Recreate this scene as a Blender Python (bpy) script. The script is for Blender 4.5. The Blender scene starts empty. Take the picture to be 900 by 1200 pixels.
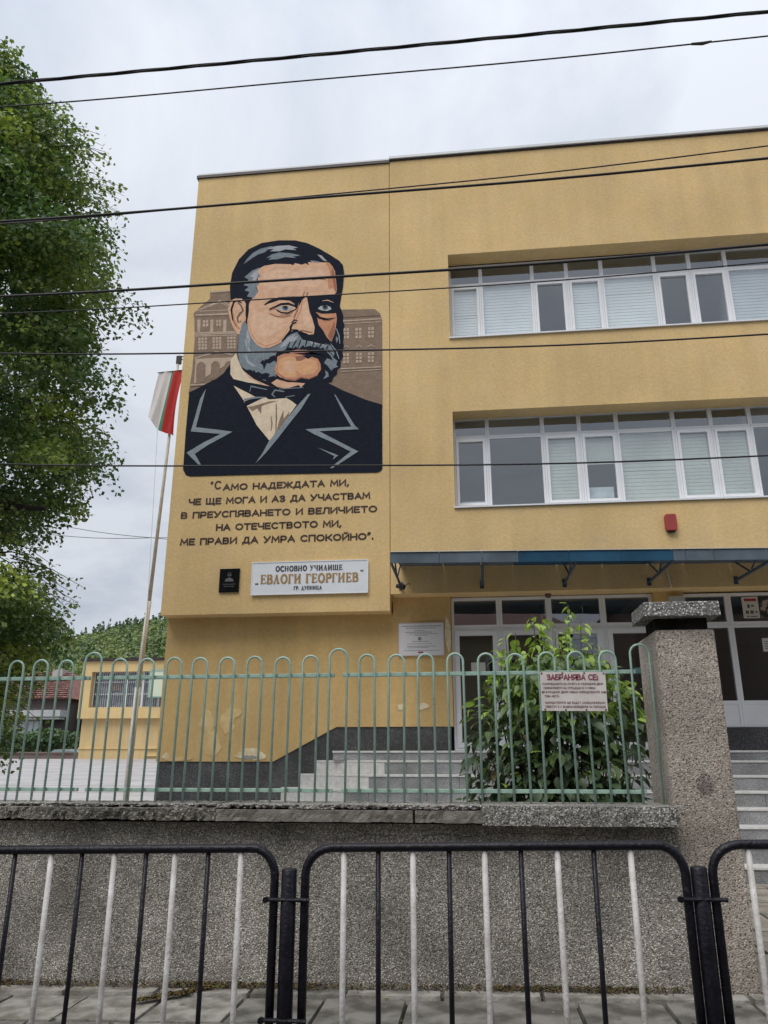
import bpy, bmesh, math, random
import numpy as np
from mathutils import Vector, Matrix
rnd = random.Random(7)
R = math.radians
sc = bpy.context.scene
col = sc.collection

# ------------------------------------------------------------------ camera, sky, sun, exposure
cd = bpy.data.cameras.new('camera'); cam = bpy.data.objects.new('camera', cd); col.objects.link(cam)
cam.location = (0, 0, 1.35)
cam.rotation_euler = (R(90 + 17.7), 0, R(6.42))
cd.sensor_fit = 'VERTICAL'; cd.sensor_height = 36.0; cd.lens = 36.0 * 910 / 1200
cd.clip_end = 5000; cd.clip_start = 0.05
sc.camera = cam
SUN_EL, SUN_AZ = R(58), R(205)      # azimuth clockwise from +Y: behind the camera, to the left
w = bpy.data.worlds.new('World'); sc.world = w; w.use_nodes = True
nt = w.node_tree; nt.nodes.clear()
def N(t, kind, **k):
    n = t.nodes.new(kind)
    for a, b in k.items():
        if a in n.inputs: n.inputs[a].default_value = b
        else: setattr(n, a, b)
    return n
out = N(nt, 'ShaderNodeOutputWorld'); bg = N(nt, 'ShaderNodeBackground'); bg.inputs['Strength'].default_value = 0.12
sky = N(nt, 'ShaderNodeTexSky', sky_type='NISHITA', sun_disc=False, sun_elevation=SUN_EL, sun_rotation=SUN_AZ)
sky.air_density = 1.0; sky.dust_density = 2.0
tc = N(nt, 'ShaderNodeTexCoord')
sep = N(nt, 'ShaderNodeSeparateXYZ'); nt.links.new(tc.outputs['Generated'], sep.inputs[0])
# clouds projected on a layer overhead: direction / (z + 0.25)
dz = N(nt, 'ShaderNodeMath', operation='MAXIMUM'); dz.inputs[1].default_value = 0.0; nt.links.new(sep.outputs['Z'], dz.inputs[0])
dza = N(nt, 'ShaderNodeMath', operation='ADD'); dza.inputs[1].default_value = 0.22; nt.links.new(dz.outputs[0], dza.inputs[0])
inv = N(nt, 'ShaderNodeMath', operation='DIVIDE'); inv.inputs[0].default_value = 1.0; nt.links.new(dza.outputs[0], inv.inputs[1])
vs = N(nt, 'ShaderNodeVectorMath', operation='SCALE'); nt.links.new(tc.outputs['Generated'], vs.inputs[0]); nt.links.new(inv.outputs[0], vs.inputs['Scale'])
nz = N(nt, 'ShaderNodeTexNoise'); nz.inputs['Scale'].default_value = 1.5; nz.inputs['Detail'].default_value = 8; nz.inputs['Roughness'].default_value = 0.56
nz.inputs['Distortion'].default_value = 0.35
nt.links.new(vs.outputs[0], nz.inputs['Vector'])
cr = N(nt, 'ShaderNodeValToRGB'); nt.links.new(nz.outputs['Fac'], cr.inputs[0])
cr.color_ramp.elements[0].position = 0.40; cr.color_ramp.elements[0].color = (3.35, 3.72, 4.35, 1)
cr.color_ramp.elements[1].position = 0.59; cr.color_ramp.elements[1].color = (5.0, 5.25, 5.65, 1)
# overcast sky: brighter towards the zenith
mr = N(nt, 'ShaderNodeMapRange'); mr.inputs['From Min'].default_value = 0.0; mr.inputs['From Max'].default_value = 1.0
mr.inputs['To Min'].default_value = 0.84; mr.inputs['To Max'].default_value = 1.45
z2 = N(nt, 'ShaderNodeMath', operation='POWER'); z2.inputs[1].default_value = 2.0; nt.links.new(dz.outputs[0], z2.inputs[0]); nt.links.new(z2.outputs[0], mr.inputs['Value'])
gr = N(nt, 'ShaderNodeVectorMath', operation='SCALE'); nt.links.new(cr.outputs[0], gr.inputs[0]); nt.links.new(mr.outputs[0], gr.inputs['Scale'])
mx = N(nt, 'ShaderNodeMixRGB'); mx.inputs[0].default_value = 0.93
nt.links.new(sky.outputs[0], mx.inputs[1]); nt.links.new(gr.outputs[0], mx.inputs[2])
nt.links.new(mx.outputs[0], bg.inputs['Color']); nt.links.new(bg.outputs[0], out.inputs['Surface'])
sd = bpy.data.lights.new('sun', 'SUN'); sd.energy = 1.5; sd.angle = R(35); sd.color = (1.0, 0.96, 0.90)
so = bpy.data.objects.new('sun', sd); col.objects.link(so)
so.rotation_euler = (R(90) - SUN_EL, 0, -SUN_AZ + math.pi)
d = Vector((math.sin(SUN_AZ) * math.cos(SUN_EL), math.cos(SUN_AZ) * math.cos(SUN_EL), math.sin(SUN_EL)))
so.rotation_euler = d.to_track_quat('Z', 'Y').to_euler()
sc.view_settings.view_transform = 'Standard'; sc.view_settings.look = 'None'
sc.view_settings.exposure = 0.42; sc.view_settings.gamma = 1.0
sc.render.resolution_x = 768; sc.render.resolution_y = 1024

# ------------------------------------------------------------------ material helpers
MATS = {}
def mat(name, c, rough=0.7, metal=0.0, var=0.0, scale=3.0, bump=0.0, bscale=60.0, c2=None, spec=None, tint=False, detail=5, thr=(0.35, 0.65)):
    if name in MATS: return MATS[name]
    m = bpy.data.materials.new(name); m.use_nodes = True; t = m.node_tree
    b = t.nodes['Principled BSDF']
    b.inputs['Roughness'].default_value = rough; b.inputs['Metallic'].default_value = metal
    if spec is not None: b.inputs['Specular IOR Level'].default_value = spec
    b.inputs['Base Color'].default_value = (*c, 1)
    tcn = N(t, 'ShaderNodeTexCoord'); src = tcn.outputs['Object']
    cur = None
    if var > 0 or c2:
        n1 = N(t, 'ShaderNodeTexNoise'); n1.inputs['Scale'].default_value = scale; n1.inputs['Detail'].default_value = detail
        t.links.new(src, n1.inputs['Vector'])
        r = N(t, 'ShaderNodeValToRGB'); t.links.new(n1.outputs['Fac'], r.inputs[0])
        r.color_ramp.elements[0].position, r.color_ramp.elements[1].position = thr
        a = c2 if c2 else tuple(x * (1 - var) for x in c); bb = c if c2 else tuple(min(x * (1 + var), 1) for x in c)
        r.color_ramp.elements[0].color = (*a, 1); r.color_ramp.elements[1].color = (*bb, 1)
        cur = r.outputs[0]
    if tint:
        vc = N(t, 'ShaderNodeVertexColor'); vc.layer_name = 'tint'
        mm = N(t, 'ShaderNodeMixRGB', blend_type='MULTIPLY'); mm.inputs[0].default_value = 1
        if cur: t.links.new(cur, mm.inputs[1])
        else: mm.inputs[1].default_value = (*c, 1)
        t.links.new(vc.outputs[0], mm.inputs[2]); cur = mm.outputs[0]
    if cur: t.links.new(cur, b.inputs['Base Color'])
    if bump > 0:
        n2 = N(t, 'ShaderNodeTexNoise'); n2.inputs['Scale'].default_value = bscale; n2.inputs['Detail'].default_value = 4
        t.links.new(src, n2.inputs['Vector'])
        bp = N(t, 'ShaderNodeBump'); bp.inputs['Strength'].default_value = bump; bp.inputs['Distance'].default_value = 0.01
        t.links.new(n2.outputs['Fac'], bp.inputs['Height']); t.links.new(bp.outputs[0], b.inputs['Normal'])
    MATS[name] = m; return m

def flecks(m, c=(.11, .045, .02), scale=55, thr=.66, amount=.9, big=4.0):
    t = m.node_tree; b = t.nodes['Principled BSDF']; tcn = N(t, 'ShaderNodeTexCoord')
    a = N(t, 'ShaderNodeTexNoise'); a.inputs['Scale'].default_value = scale; a.inputs['Detail'].default_value = 3; t.links.new(tcn.outputs['Object'], a.inputs['Vector'])
    a2 = N(t, 'ShaderNodeTexNoise'); a2.inputs['Scale'].default_value = big; t.links.new(tcn.outputs['Object'], a2.inputs['Vector'])
    ad = N(t, 'ShaderNodeMath', operation='MULTIPLY_ADD'); t.links.new(a2.outputs['Fac'], ad.inputs[0]); ad.inputs[1].default_value = .45; t.links.new(a.outputs['Fac'], ad.inputs[2])
    r = N(t, 'ShaderNodeMapRange'); t.links.new(ad.outputs[0], r.inputs['Value'])
    for k, v in zip(('From Min', 'From Max', 'To Min', 'To Max'), (thr + .22, thr + .27, 0, amount)): r.inputs[k].default_value = v
    mx_ = N(t, 'ShaderNodeMixRGB'); t.links.new(r.outputs[0], mx_.inputs[0]); lk = b.inputs['Base Color'].links
    if lk: t.links.new(lk[0].from_socket, mx_.inputs[1])
    else: mx_.inputs[1].default_value = b.inputs['Base Color'].default_value
    mx_.inputs[2].default_value = (*c, 1); t.links.new(mx_.outputs[0], b.inputs['Base Color'])
def plaster(name, c, streak=0.5):
    m = bpy.data.materials.new(name); m.use_nodes = True; t = m.node_tree; b = t.nodes['Principled BSDF']
    b.inputs['Roughness'].default_value = 0.9; b.inputs['Specular IOR Level'].default_value = 0.2
    tcn = N(t, 'ShaderNodeTexCoord')
    mp = N(t, 'ShaderNodeMapping'); mp.inputs['Scale'].default_value = (1.6, 1.6, 0.12); t.links.new(tcn.outputs['Object'], mp.inputs[0])
    big = N(t, 'ShaderNodeTexNoise'); big.inputs['Scale'].default_value = 0.8; big.inputs['Detail'].default_value = 6; t.links.new(tcn.outputs['Object'], big.inputs['Vector'])
    st = N(t, 'ShaderNodeTexNoise'); st.inputs['Scale'].default_value = 2.2; st.inputs['Detail'].default_value = 5; t.links.new(mp.outputs[0], st.inputs['Vector'])
    fine = N(t, 'ShaderNodeTexNoise'); fine.inputs['Scale'].default_value = 22; fine.inputs['Detail'].default_value = 6; fine.inputs['Roughness'].default_value = 0.7; t.links.new(tcn.outputs['Object'], fine.inputs['Vector'])
    def ramp(src, lo, hi, a, bb):
        r = N(t, 'ShaderNodeMapRange'); t.links.new(src, r.inputs['Value'])
        for k, v in zip(('From Min', 'From Max', 'To Min', 'To Max'), (lo, hi, a, bb)): r.inputs[k].default_value = v
        return r.outputs[0]
    def mul(x, y):
        k = N(t, 'ShaderNodeMath', operation='MULTIPLY'); t.links.new(x, k.inputs[0]); t.links.new(y, k.inputs[1]); return k.outputs[0]
    f = mul(mul(ramp(big.outputs['Fac'], .3, .7, .90, 1.08), ramp(st.outputs['Fac'], .35, .62, 1 - .11 * streak, 1.02)), ramp(fine.outputs['Fac'], .3, .7, .90, 1.08))
    v = N(t, 'ShaderNodeVectorMath', operation='SCALE'); v.inputs[0].default_value = c; t.links.new(f, v.inputs['Scale'])
    hs = N(t, 'ShaderNodeTexNoise'); hs.inputs['Scale'].default_value = 2.1; hs.inputs['Detail'].default_value = 5; t.links.new(tcn.outputs['Object'], hs.inputs['Vector'])
    mm = N(t, 'ShaderNodeMixRGB'); t.links.new(ramp(hs.outputs['Fac'], .4, .7, 0, .35), mm.inputs[0]); t.links.new(v.outputs[0], mm.inputs[1])
    v2 = N(t, 'ShaderNodeVectorMath', operation='SCALE'); v2.inputs[0].default_value = (c[0] * .93, c[1] * .99, c[2] * 1.25); t.links.new(f, v2.inputs['Scale'])
    t.links.new(v2.outputs[0], mm.inputs[2]); t.links.new(mm.outputs[0], b.inputs['Base Color'])
    bp = N(t, 'ShaderNodeBump'); bp.inputs['Strength'].default_value = 0.5; bp.inputs['Distance'].default_value = 0.012
    t.links.new(fine.outputs['Fac'], bp.inputs['Height']); t.links.new(bp.outputs[0], b.inputs['Normal'])
    return m

def pebble(name, cols, scale=85, mortar=(.12, .11, .10), patch=None, bump=.8):
    """pebbledash: each voronoi cell a stone with a colour of its own"""
    m = bpy.data.materials.new(name); m.use_nodes = True; t = m.node_tree; b = t.nodes['Principled BSDF']
    b.inputs['Roughness'].default_value = 0.85
    tcn = N(t, 'ShaderNodeTexCoord')
    vo = N(t, 'ShaderNodeTexVoronoi'); vo.inputs['Scale'].default_value = scale; t.links.new(tcn.outputs['Object'], vo.inputs['Vector'])
    sp = N(t, 'ShaderNodeSeparateColor'); t.links.new(vo.outputs['Color'], sp.inputs[0])
    r = N(t, 'ShaderNodeValToRGB'); r.color_ramp.interpolation = 'CONSTANT'; t.links.new(sp.outputs[0], r.inputs[0])
    es = r.color_ramp.elements
    while len(es) < len(cols): es.new(0.5)
    for i, (p, c) in enumerate(cols): es[i].position = p; es[i].color = (*c, 1)
    # mortar between
    mt = N(t, 'ShaderNodeMapRange'); t.links.new(vo.outputs['Distance'], mt.inputs['Value'])
    for k, v in zip(('From Min', 'From Max', 'To Min', 'To Max'), (.45, .62, 0, 1)): mt.inputs[k].default_value = v
    mx1 = N(t, 'ShaderNodeMixRGB'); t.links.new(mt.outputs[0], mx1.inputs[0]); t.links.new(r.outputs[0], mx1.inputs[1]); mx1.inputs[2].default_value = (*mortar, 1)
    big = N(t, 'ShaderNodeTexNoise'); big.inputs['Scale'].default_value = 1.7; big.inputs['Detail'].default_value = 7; t.links.new(tcn.outputs['Object'], big.inputs['Vector'])
    g = N(t, 'ShaderNodeMapRange'); t.links.new(big.outputs['Fac'], g.inputs['Value'])
    for k, v in zip(('From Min', 'From Max', 'To Min', 'To Max'), (.32, .68, .60, 1.28)): g.inputs[k].default_value = v
    v1 = N(t, 'ShaderNodeVectorMath', operation='SCALE'); t.links.new(mx1.outputs[0], v1.inputs[0]); t.links.new(g.outputs[0], v1.inputs['Scale'])
    t.links.new(v1.outputs[0], b.inputs['Base Color'])
    bp = N(t, 'ShaderNodeBump', invert=True); bp.inputs['Strength'].default_value = bump; bp.inputs['Distance'].default_value = 0.006
    t.links.new(vo.outputs['Distance'], bp.inputs['Height']); t.links.new(bp.outputs[0], b.inputs['Normal'])
    return m

def glass(name, tintc=(.55, .6, .62), ior=1.9, see=0.8):
    m = bpy.data.materials.new(name); m.use_nodes = True; t = m.node_tree; t.nodes.clear()
    o = N(t, 'ShaderNodeOutputMaterial'); gl = N(t, 'ShaderNodeBsdfGlossy'); gl.inputs['Roughness'].default_value = 0.015; gl.inputs['Color'].default_value = (.92, .95, 1, 1)
    tr = N(t, 'ShaderNodeBsdfTransparent'); tr.inputs['Color'].default_value = (*tintc, 1)
    fr = N(t, 'ShaderNodeFresnel'); fr.inputs['IOR'].default_value = ior
    nn = N(t, 'ShaderNodeTexNoise'); nn.inputs['Scale'].default_value = 1.1; tcn = N(t, 'ShaderNodeTexCoord'); t.links.new(tcn.outputs['Object'], nn.inputs['Vector'])
    bp = N(t, 'ShaderNodeBump'); bp.inputs['Strength'].default_value = .22; bp.inputs['Distance'].default_value = .012
    t.links.new(nn.outputs['Fac'], bp.inputs['Height']); t.links.new(bp.outputs[0], gl.inputs['Normal'])
    ge = N(t, 'ShaderNodeNewGeometry'); fb = N(t, 'ShaderNodeMath', operation='SUBTRACT'); fb.inputs[0].default_value = 1.0; t.links.new(ge.outputs['Backfacing'], fb.inputs[1])
    fm = N(t, 'ShaderNodeMath', operation='MULTIPLY'); t.links.new(fr.outputs[0], fm.inputs[0]); t.links.new(fb.outputs[0], fm.inputs[1])
    mi = N(t, 'ShaderNodeMixShader'); t.links.new(fm.outputs[0], mi.inputs[0]); t.links.new(tr.outputs[0], mi.inputs[1]); t.links.new(gl.outputs[0], mi.inputs[2])
    t.links.new(mi.outputs[0], o.inputs['Surface']); return m

def leafmat(name, c, tr=(.10, .16, .02)):
    m = bpy.data.materials.new(name); m.use_nodes = True; t = m.node_tree; b = t.nodes['Principled BSDF']
    b.inputs['Roughness'].default_value = .5
    vc = N(t, 'ShaderNodeVertexColor'); vc.layer_name = 'tint'
    mm = N(t, 'ShaderNodeMixRGB', blend_type='MULTIPLY'); mm.inputs[0].default_value = 1; mm.inputs[1].default_value = (*c, 1)
    t.links.new(vc.outputs[0], mm.inputs[2]); t.links.new(mm.outputs[0], b.inputs['Base Color'])
    tl = N(t, 'ShaderNodeBsdfTranslucent'); 
    m2 = N(t, 'ShaderNodeMixRGB', blend_type='MULTIPLY'); m2.inputs[0].default_value = 1; m2.inputs[1].default_value = (*tr, 1); t.links.new(vc.outputs[0], m2.inputs[2]); t.links.new(m2.outputs[0], tl.inputs[0])
    ad = N(t, 'ShaderNodeAddShader'); t.links.new(b.outputs[0], ad.inputs[0]); t.links.new(tl.outputs[0], ad.inputs[1])
    t.links.new(ad.outputs[0], t.nodes['Material Output'].inputs['Surface']); return m

M_yel = plaster('yellow_plaster', (.715, .508, .242))
M_yel2 = plaster('shaded_lower_plaster', (.65, .445, .190), .9)  # same plaster, with the shade of the recessed ground floor in its colour
M_white = mat('white_pvc', (.78, .79, .81), .35, var=.04, scale=2)
M_glass = glass('window_glass', (.93, .95, .95), 2.5); M_glassd = glass('entrance_glass', (.80, .82, .83), 2.3)
M_plinth = pebble('dark_granite_render', [(0, (.035, .035, .038)), (.35, (.09, .09, .095)), (.7, (.15, .148, .15)), (.93, (.26, .25, .25))], 110, (.06, .06, .06), bump=.4)
M_wall = pebble('grey_pebbledash', [(0, (.065, .058, .05)), (.24, (.215, .198, .172)), (.52, (.39, .36, .318)), (.80, (.60, .56, .505)), (.94, (.74, .71, .66))], 128, (.23, .208, .178))
M_pillar = pebble('brown_pebbledash', [(0, (.08, .06, .05)), (.17, (.28, .24, .20)), (.45, (.43, .372, .315)), (.78, (.56, .50, .43)), (.93, (.70, .64, .57))], 108, (.37, .32, .27))
M_cope = pebble('coping_terrazzo', [(0, (.06, .055, .05)), (.28, (.16, .15, .135)), (.50, (.36, .34, .31)), (.75, (.62, .60, .56))], 95, (.22, .21, .19))
M_copeold = mat('old_coping_concrete', (.27, .25, .22), .95, c2=(.13, .118, .10), scale=9, bump=1.0, bscale=110, detail=10)
M_cope2 = pebble('old_coping_terrazzo', [(0, (.05, .045, .035)), (.35, (.13, .12, .10)), (.65, (.24, .22, .19)), (.9, (.38, .36, .32))], 80, (.13, .12, .10))
M_cap = pebble('cap_terrazzo', [(0, (.07, .068, .065)), (.32, (.20, .195, .185)), (.58, (.44, .425, .40)), (.80, (.66, .64, .60))], 80, (.16, .155, .15))
M_granite = pebble('grey_granite', [(0, (.17, .17, .175)), (.3, (.27, .27, .275)), (.6, (.36, .36, .365)), (.85, (.48, .48, .48))], 150, (.22, .22, .22), bump=.05)
M_tread = mat('light_stone_tread', (.60, .59, .57), .55, var=.10, scale=14)
M_green = mat('green_painted_steel', (.37, .53, .45), .5, c2=(.28, .42, .35), scale=9, bump=.35, bscale=90); flecks(M_green, (.16, .10, .055), 70, .68, .6)
M_black = mat('black_painted_steel', (.007, .007, .012), .42, spec=.3, var=.35, scale=18, bump=.35, bscale=70); flecks(M_black, (.05, .035, .03), 60, .69, .6)
M_barw = mat('white_painted_steel', (.66, .645, .63), .5, c2=(.46, .43, .40), scale=12, bump=.35, bscale=80); flecks(M_barw, (.22, .18, .16), 75, .68, .6)
M_flash = mat('dark_roof_flashing', (.035, .022, .020), .5, var=.3)
M_gutter = mat('pale_gutter', (.66, .68, .70), .4, var=.05)
M_blindw = mat('white_blind', (.84, .86, .87), .8, var=.05, scale=2.0)
M_blindg = mat('grey_green_blind', (.58, .61, .56), .8, var=.12, scale=1.6)
M_blinds = mat('grey_blind', (.66, .69, .72), .8, var=.10, scale=1.3)
M_room = mat('interior_paint', (.38, .38, .36), .9, var=.1, scale=.5)
M_floor = mat('interior_floor', (.10, .09, .08), .6, var=.1)
M_canG = mat('grey_canopy_sheet', (.10, .128, .155), .7, spec=.2, var=.22, scale=2.2, bump=.15, bscale=6)
M_canB = mat('blue_canopy_sheet', (.016, .068, .125), .7, spec=.2, var=.25, scale=2.2, bump=.15, bscale=6)
M_bluest = mat('blue_painted_bracket', (.045, .075, .12), .5, var=.3, scale=12)
M_asph = mat('asphalt', (.055, .055, .056), .9, var=.25, scale=6, bump=.6, bscale=200)
M_slab = mat('grey_paving_slab', (.21, .198, .175), .9, c2=(.080, .073, .060), thr=(.42, .60), scale=4.2, bump=.6, bscale=70, detail=9)
M_slab2 = mat('pale_paving_slab', (.34, .32, .285), .9, c2=(.16, .148, .125), thr=(.40, .62), scale=6.5, bump=.6, bscale=80, detail=9)
M_joint = mat('dark_joint_soil', (.035, .03, .022), .95, var=.4, scale=20, bump=.6)
M_soil = mat('ground_earth', (.10, .09, .06), .95, c2=(.06, .075, .03), scale=1.3, bump=.6, bscale=30)
M_yard = mat('pale_yard_paving', (.47, .45, .45), .85, c2=(.37, .355, .35), scale=1.2, bump=.2, bscale=50, detail=8)
M_bark = mat('tree_bark', (.035, .028, .022), .95, var=.4, scale=18, bump=1, bscale=40)
M_rust = mat('rust_spot', (.16, .05, .02), .9, var=.4, scale=60)

# ------------------------------------------------------------------ mesh helpers
class MB:
    def __init__(s): s.v = []; s.f = []; s.m = []
    def poly(s, pts, mi=0):
        i = len(s.v); s.v += [tuple(p) for p in pts]; s.f.append(tuple(range(i, i + len(pts)))); s.m.append(mi)
    def box(s, x0, x1, y0, y1, z0, z1, mi=0, top=None):
        """top = (dx, dy) inset of the upper face"""
        i = len(s.v); a, b = (top or (0, 0))
        s.v += [(x0, y0, z0), (x1, y0, z0), (x1, y1, z0), (x0, y1, z0), (x0 + a, y0 + b, z1), (x1 - a, y0 + b, z1), (x1 - a, y1 - b, z1), (x0 + a, y1 - b, z1)]
        for q in ((0, 3, 2, 1), (4, 5, 6, 7), (0, 1, 5, 4), (1, 2, 6, 5), (2, 3, 7, 6), (3, 0, 4, 7)):
            s.f.append(tuple(i + k for k in q)); s.m.append(mi)
    def prism(s, pts, z0, z1, mi=0):
        """plan polygon (x, y), counter-clockwise seen from above"""
        n = len(pts); i = len(s.v)
        s.v += [(x, y, z0) for x, y in pts] + [(x, y, z1) for x, y in pts]
        s.f.append(tuple(i + k for k in range(n))[::-1]); s.f.append(tuple(i + n + k for k in range(n))); s.m += [mi, mi]
        for k in range(n): s.f.append((i + k, i + (k + 1) % n, i + n + (k + 1) % n, i + n + k)); s.m.append(mi)
    def slabY(s, pts, y0, y1, mi=0):
        """elevation polygon (x, z), thick from y0 to y1"""
        n = len(pts); i = len(s.v)
        s.v += [(x, y0, z) for x, z in pts] + [(x, y1, z) for x, z in pts]
        s.f.append(tuple(i + k for k in range(n))); s.f.append(tuple(i + n + k for k in range(n))[::-1]); s.m += [mi, mi]
        for k in range(n): s.f.append((i + k, i + n + k, i + n + (k + 1) % n, i + (k + 1) % n)); s.m.append(mi)
    def tube(s, pts, r, n=8, mi=0, cap=True, closed=False):
        pts = [Vector(p) for p in pts]; i0 = len(s.v); m = len(pts)
        rr = r if isinstance(r, (list, tuple)) else [r] * m
        up = None
        for k in range(m):
            t = (pts[min(k + 1, m - 1)] - pts[max(k - 1, 0)]).normalized()
            if up is None:
                up = Vector((0, 0, 1)) if abs(t.z) < .9 else Vector((1, 0, 0))
            a = t.cross(up); 
            if a.length < 1e-5: a = t.orthogonal()
            a.normalize(); up = a.cross(t).normalized()
            for j in range(n):
                an = 2 * math.pi * j / n
                s.v.append(tuple(pts[k] + (a * math.cos(an) + up * math.sin(an)) * rr[k]))
        for k in range(m - 1):
            for j in range(n):
                a0 = i0 + k * n + j; b0 = i0 + k * n + (j + 1) % n
                s.f.append((a0, a0 + n, b0 + n, b0)); s.m.append(mi)
        if cap:
            s.f.append(tuple(i0 + j for j in range(n))); s.m.append(mi)
            s.f.append(tuple(i0 + (m - 1) * n + j for j in range(n))[::-1]); s.m.append(mi)
    def build(s, name, mats, parent=None, smooth=False, bevel=0):
        me = bpy.data.meshes.new(name); me.from_pydata(s.v, [], s.f)
        ml = mats if isinstance(mats, (list, tuple)) else [mats]
        for x in ml: me.materials.append(x)
        me.polygons.foreach_set('material_index', s.m)
        if smooth: me.polygons.foreach_set('use_smooth', [True] * len(s.f))
        me.validate(); me.update()
        o = bpy.data.objects.new(name, me); col.objects.link(o)
        if parent: o.parent = parent
        if bevel:
            b = o.modifiers.new('bevel', 'BEVEL'); b.width = bevel; b.segments = 2; b.limit_method = 'ANGLE'
        return o
def fastmesh(name, V, Fv, mats, parent=None, tint=None, smooth=False):
    """V (n,3) array, Fv (m,k) array of equal polygons, tint (n,3)"""
    me = bpy.data.meshes.new(name); n, (m, k) = len(V), Fv.shape
    me.vertices.add(n); me.vertices.foreach_set('co', np.asarray(V, dtype=np.float32).ravel())
    me.loops.add(m * k); me.loops.foreach_set('vertex_index', Fv.astype(np.int32).ravel())
    me.polygons.add(m); me.polygons.foreach_set('loop_start', np.arange(0, m * k, k, dtype=np.int32))
    me.update(calc_edges=True); me.validate()
    for x in (mats if isinstance(mats, list) else [mats]): me.materials.append(x)
    if tint is not None:
        ca = me.color_attributes.new('tint', 'FLOAT_COLOR', 'POINT')
        ca.data.foreach_set('color', np.concatenate([tint, np.ones((n, 1))], 1).astype(np.float32).ravel())
    o = bpy.data.objects.new(name, me); col.objects.link(o)
    if parent: o.parent = parent
    return o
def tag(o, label=None, cat=None, group=None, kind=None):
    if label: o['label'] = label
    if cat: o['category'] = cat
    if group: o['group'] = group
    if kind: o['kind'] = kind
    return o
def thing(name, label, cat, loc=(0, 0, 0), rz=0, group=None):
    o = bpy.data.objects.new(name, None); col.objects.link(o); o.empty_display_size = .2
    o.location = loc; o.rotation_euler = (0, 0, rz); return tag(o, label, cat, group)
def share(name, me, parent, loc=(0, 0, 0), rot=(0, 0, 0), scale=(1, 1, 1)):
    o = bpy.data.objects.new(name, me); col.objects.link(o); o.parent = parent
    o.location = loc; o.rotation_euler = rot; o.scale = scale; return o
def text_obj(name, s, x0, x1, zb, cap, y, m, parent, weight=0.0, rot=0.0, depth=.004):
    """flat lettering fitted between x0 and x1, baseline zb, cap height cap, on the plane y facing -Y"""
    cu = bpy.data.curves.new(name, 'FONT'); cu.body = s; cu.offset = weight; cu.extrude = 0.0
    tmp = bpy.data.objects.new(name, cu); col.objects.link(tmp)
    dg = bpy.context.evaluated_depsgraph_get(); dg.update()
    me = bpy.data.meshes.new_from_object(tmp.evaluated_get(dg)); col.objects.unlink(tmp); bpy.data.objects.remove(tmp)
    n = len(me.vertices); co = np.empty(n * 3, np.float32); me.vertices.foreach_get('co', co); co = co.reshape(-1, 3)
    xa, xb = co[:, 0].min(), co[:, 0].max()
    capu = 0.694
    X = (co[:, 0] - xa) / (xb - xa) * (x1 - x0) + x0
    Z = co[:, 1] / capu * cap + zb + (X - x0) * math.tan(rot)
    co2 = np.stack([X, np.full(n, y), Z], 1).astype(np.float32)
    me.vertices.foreach_set('co', co2.ravel()); me.materials.clear(); me.materials.append(m); me.update()
    o = bpy.data.objects.new(name, me); col.objects.link(o)
    if parent: o.parent = parent
    return o

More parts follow.
